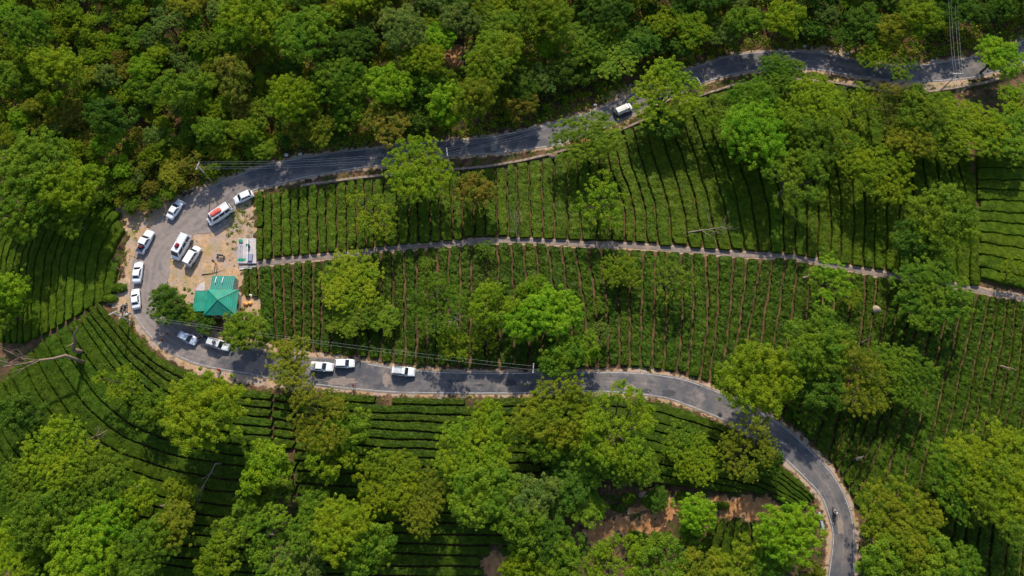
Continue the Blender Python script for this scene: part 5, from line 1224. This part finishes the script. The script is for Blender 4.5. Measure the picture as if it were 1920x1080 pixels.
# left wing
wx0, wyt = corner(366, 546, 2.7); wx1 = x0+.02; _, wyb = corner(380, 584, 2.7)
mb = MB(); mb.rings([[(wx0, wyt, 2.62), (wx1+.3, wyt, 2.90), (wx1+.3, wyb, 2.90), (wx0, wyb, 2.62)], [(wx0, wyt, 2.70), (wx1+.3, wyt, 2.97), (wx1+.3, wyb, 2.97), (wx0, wyb, 2.70)]]); mb.build('wing_roof', M['greenroof'], shop)
mb = MB(); mb.box(((wx0+x0)/2+.4, (wyt+wyb)/2, .95), (x0-wx0-.1, wyt-wyb-.6, 3.2)); mb.build('wing_wall', M['plaster'], shop)
# annex behind
ax0, ayt = corner(398, 517, 2.7); ax1, _ = corner(441, 517, 2.7)
mb = MB(); mb.rings([[(ax0, yt-.25, 2.82), (ax1, yt-.25, 2.82), (ax1, ayt, 2.55), (ax0, ayt, 2.55)], [(ax0, yt-.25, 2.90), (ax1, yt-.25, 2.90), (ax1, ayt, 2.63), (ax0, ayt, 2.63)]]); mb.build('annex_roof', M['tealroof'], shop)
mb = MB(); mb.box(((ax0+ax1)/2, (yt+ayt)/2-.1, .9), (ax1-ax0-.5, ayt-yt, 3.1)); aw = mb.build('annex_wall', M['plaster'], shop)
for f in (.20, .50):
    x = ax0+(ax1-ax0)*f; mb = MB(); mb.tube([(x, ayt-.25, 2.75), (x, ayt-1.55, 3.15)], .06, 8); mb.tube([(x, ayt-1.5, 2.7), (x, ayt-1.5, 3.14)], .05, 6); mb.build('vent_pipe', M['pvc'], shop)
mb = MB(); mb.box(((x0+x1)/2-1.2, yb+.44, 1.05), (1.0, .08, 2.1)); d_ = mb.build('door', M['wood'], shop)
mb = MB(); mb.tube([((x0+x1)/2-.85, yb+.38, 1.0), ((x0+x1)/2-.85, yb+.38, 1.15)], .02); mb.build('handle', M['chrome'], d_)
for xx in (-.1+(x0+x1)/2+.9,):
    mb = MB(); mb.box((xx, yb+.44, 1.6), (1.3, .07, .9)); w_ = mb.build('window', M['glass'], shop)
    mb = MB(); mb.box((xx, yb+.42, 1.1), (1.5, .12, .08)); mb.box((xx, yb+.42, 2.1), (1.5, .12, .08)); mb.build('frame', M['wood'], w_)
mb = MB(); mb.box((x1-.42, (yt+yb)/2, 1.6), (.07, 1.6, .9)); w_ = mb.build('window', M['glass'], shop)
# platform right of the yard
def slab(name, pxr, up, th, m, label, cat, parent=None):
    ps = [P(a, b, up) for a, b in pxr]; zz = max(p[2] for p in ps)+up
    mb = MB(); mb.rings([[(p[0], p[1], zz-th) for p in ps], [(p[0], p[1], zz) for p in ps]]); o = mb.build(name, M[m], parent)
    if label: tag(o, label, cat)
    return o, zz, ps
pl = empty('concrete_platform', P(464, 470)); tag(pl, 'pale concrete platform with low railings beside the top of the footpath', 'platform')
o_, pz_, ps_ = slab('slab', [(447,494),(481,494),(480,447),(447,447)], .18, .5, 'concrete', None, None)
o_.parent = pl; o_.matrix_parent_inverse = Matrix.Translation(-pl.location)
def bar(pts, up, r, name, m, parent):
    mb = MB(); V_ = [Vector(P(a, b, up)[:2]+(pz_+up,)) for a, b in pts]; mb.tube(V_, r, 6)
    for v_ in V_: mb.tube([v_, v_-Vector((0, 0, up))], r, 5)
    q = mb.build(name, M[m], parent)
    if parent: q.matrix_parent_inverse = Matrix.Translation(-parent.location)
    return q
M['bluerail'] = mat('blue_grey_rail', (.22, .24, .36), .5, metal=.2)
bar([(449,460),(449,487)], .8, .05, 'railing', 'bluerail', pl); bar([(453,460),(453,486)], .8, .05, 'railing', 'bluerail', pl); bar([(465,450),(465,492)], .9, .07, 'railing', 'pvc', pl); bar([(447,495),(480,495)], .3, .06, 'railing', 'bluerail', pl)
mb = MB()
for a, b, c_, d2 in ((467,480,474,491),):
    p = P(470.5, 485); mb.box((p[0], p[1], pz_+.22), (1.0, 1.5, .42), None, .05)
bb = mb.build('bench', M['bluerail'], pl); bb.matrix_parent_inverse = Matrix.Translation(-pl.location)
M['teal'] = mat('teal_plastic', (.01, .16, .15), .4); M['matgreen'] = mat('green_mat', (.01, .32, .16), .8, noise=8)
p = P(467.5, 463); mb = MB(); n = 14; mb.rings([[(p[0]+r*math.cos(2*math.pi*k/n), p[1]+r*math.sin(2*math.pi*k/n), pz_+h) for k in range(n)] for r, h in ((.30, .0), (.33, .5), (.31, .8), (.14, .95), (.13, 1.0))]); tag(mb.build('water_tank', M['teal'], None, True), 'small dark teal water tank on the concrete platform', 'water tank')
p = P(454.5, 488.5); mb = MB(); mb.box((p[0], p[1], pz_+.03), (1.5, .55, .05)); tag(mb.build('floor_mat', M['matgreen']), 'green mat lying on the corner of the concrete platform', 'mat')
p = P(453, 453); mb = MB(); mb.box((p[0], p[1], pz_+.36), (.8, .5, .06), None, .02)
for a in (-.33, .33):
    for b in (-.18, .18): mb.box((p[0]+a, p[1]+b, pz_+.17), (.05, .05, .34))
tag(mb.build('small_table', M['matgreen']), 'small green table at the upper corner of the platform', 'table')
slab('concrete_ramp', [(366,545),(384,545),(384,528),(374,532)], .08, .4, 'concrete', 'flat grey concrete apron left of the shop annex', 'apron')
slab('stone_step', [(449,506),(480,503),(481,499),(449,499)], .12, .3, 'concrete', 'pale stone step between the platform and the footpath', 'step')
p = P(472, 553, .4); mb = MB(); mb.box((p[0], p[1], p[2]+.42), (1.9, .22, .06), None, .02); [mb.box((p[0]+a, p[1], p[2]+.2), (.06, .2, .4)) for a in (-.8, .8)]; tag(mb.build('bench', M['pvc']), 'narrow white bench on the soil right of the shop', 'bench')
M['orangetarp'] = mat('orange_sacking', (.80, .32, .05), .8, noise=4, col2=(.65, .38, .16), bump=.6); M['redcrate'] = mat('red_plastic', (.50, .03, .05), .5)
p = P(466, 568); mb = MB(); r_ = random.Random(4)
for k in range(4): mb.ell((p[0]+r_.uniform(-.6, .6), p[1]+r_.uniform(-.4, .4), p[2]+.2), (.42, .34, .28), None, 9, 6, .12, r_)
tag(mb.build('sack_heap', M['orangetarp'], None, True), 'small heap of orange sacks right of the shop', 'sack heap')
p = P(453, 581, .2); mb = MB(); mb.rings([[(p[0]+a*s, p[1]+b*s*.7, p[2]+h) for a, b in ((-1, -1), (1, -1), (1, 1), (-1, 1))] for s, h in ((.42, 0.02), (.48, .36), (.43, .36), (.38, .08))]); tag(mb.build('plastic_crate', M['redcrate']), 'red plastic crate against the right wall of the shop', 'crate')
bare_tree((377, 515), (421, 506), .15, .15, .10, 31, 'long thin dark log lying across the yard above the shop', 'bark', 0, name='log', cat='log')
M['parapet'] = mat('grey_parapet', (.30, .31, .36), .85, noise=2, col2=(.38, .37, .40))
a = Vector(P(1533, 960)); b = Vector(P(1541, 992)); mb = MB(); d = (b-a).normalized(); s_ = Vector((-d.y, d.x, 0))*.2
mb.rings([[tuple(a+s_), tuple(b+s_), tuple(b-s_), tuple(a-s_)]]+[[tuple(a+s_+Vector((0, 0, .75))), tuple(b+s_+Vector((0, 0, .75))), tuple(b-s_+Vector((0, 0, .75))), tuple(a-s_+Vector((0, 0, .75)))]])
tag(mb.build('parapet_wall', M['parapet']), 'short grey culvert parapet wall left of the motorcycle', 'parapet')
# ------------------------------------------------------------------ power poles and wires
M['polewood'] = mat('weathered_pole', (.50, .47, .42), .8, noise=4, col2=(.36, .33, .28)); M['wire'] = mat('aluminium_wire', (.48, .48, .47), .4, metal=.3); M['ceramic'] = mat('ceramic', (.8, .8, .78), .3)
def pole(px, py, h, az, label, arms=1, alen=1.7):
    x, y, z = P(px, py, h); t = empty('utility_pole', (x, y, z)); tag(t, label, 'utility pole', None)
    mb = MB(); mb.tube([(0, 0, -.6), (0, 0, h*.5), (0, 0, h)], [.15, .13, .10], 8); mb.build('post', M['polewood'], t, True)
    out = []; c, s = math.cos(az), math.sin(az)
    for k in range(arms):
        zz = h-.25-k*.7; mb = MB(); mb.box((0, 0, 0), (alen, .14, .12), Matrix.Translation((0, 0, zz)) @ Matrix.Rotation(az, 4, 'Z')); ar = mb.build('crossarm', M['polewood'], t)
        for q in ((-.46, -.2, .2, .46) if k == 0 else (-.4, .4)):
            p = Vector((c*alen*q, s*alen*q, zz)); mb = MB(); mb.tube([p, p+Vector((0, 0, .24))], [.03, .06], 6); mb.build('insulator', M['ceramic'], ar); out.append(Vector((x, y, z))+p+Vector((0, 0, .24)))
    return out
def wire(a, b, sag, label, group):
    a, b = Vector(a), Vector(b); pts = [a.lerp(b, i/24)-Vector((0, 0, sag*4*(i/24)*(1-i/24))) for i in range(25)]
    mb = MB(); mb.tube(pts, .012, 4); tag(mb.build('overhead_wire', M['wire']), label, 'overhead wire', group)
UZ = 7.0
pA = pole(370, 310, 7.0, 1.35, 'leaning looking wooden pole at the left start of the overhead wires'); pC = pole(838, 284, 6.5, 1.7, 'wooden pole behind the big tree that overhangs the upper road'); pD = pole(1311, 151, 7.0, 2.0, 'wooden pole at the lower edge of the upper road between crowns')
pE = pole(1797, 137, 8.0, 0.0, 'wooden pole at the right stretch of the upper road', 1, 2.0); pF = pole(1787, -70, 8.0, 0.0, 'wooden pole in the forest beyond the top right edge', 1, 2.0)
pB = pole(211, 586, 7.0, .5, 'wooden pole outside the hairpin beside two motorcycles', 1, 1.5); pG = pole(1000, 690, 6.5, 1.5, 'wooden pole hidden by the crown at the middle of the lower road')
for i in range(4):
    wire(pA[i], pC[i], 1.6, 'overhead wire from the left wooden pole over the upper road', 'overhead wires over the left stretch of upper road')
    wire(pC[i], pD[i], 1.6, 'overhead wire above the upper road towards the canvas topped pickup', 'overhead wires over the middle of the upper road')
    wire(pE[i], pF[i], .6, 'overhead wire climbing the hillside at the top right', 'overhead wires at the top right')
for i in (1, 2): wire(pB[i], pG[i], 2.2, 'long overhead wire from the lower left pole above the lower road', 'overhead wires along the lower road')
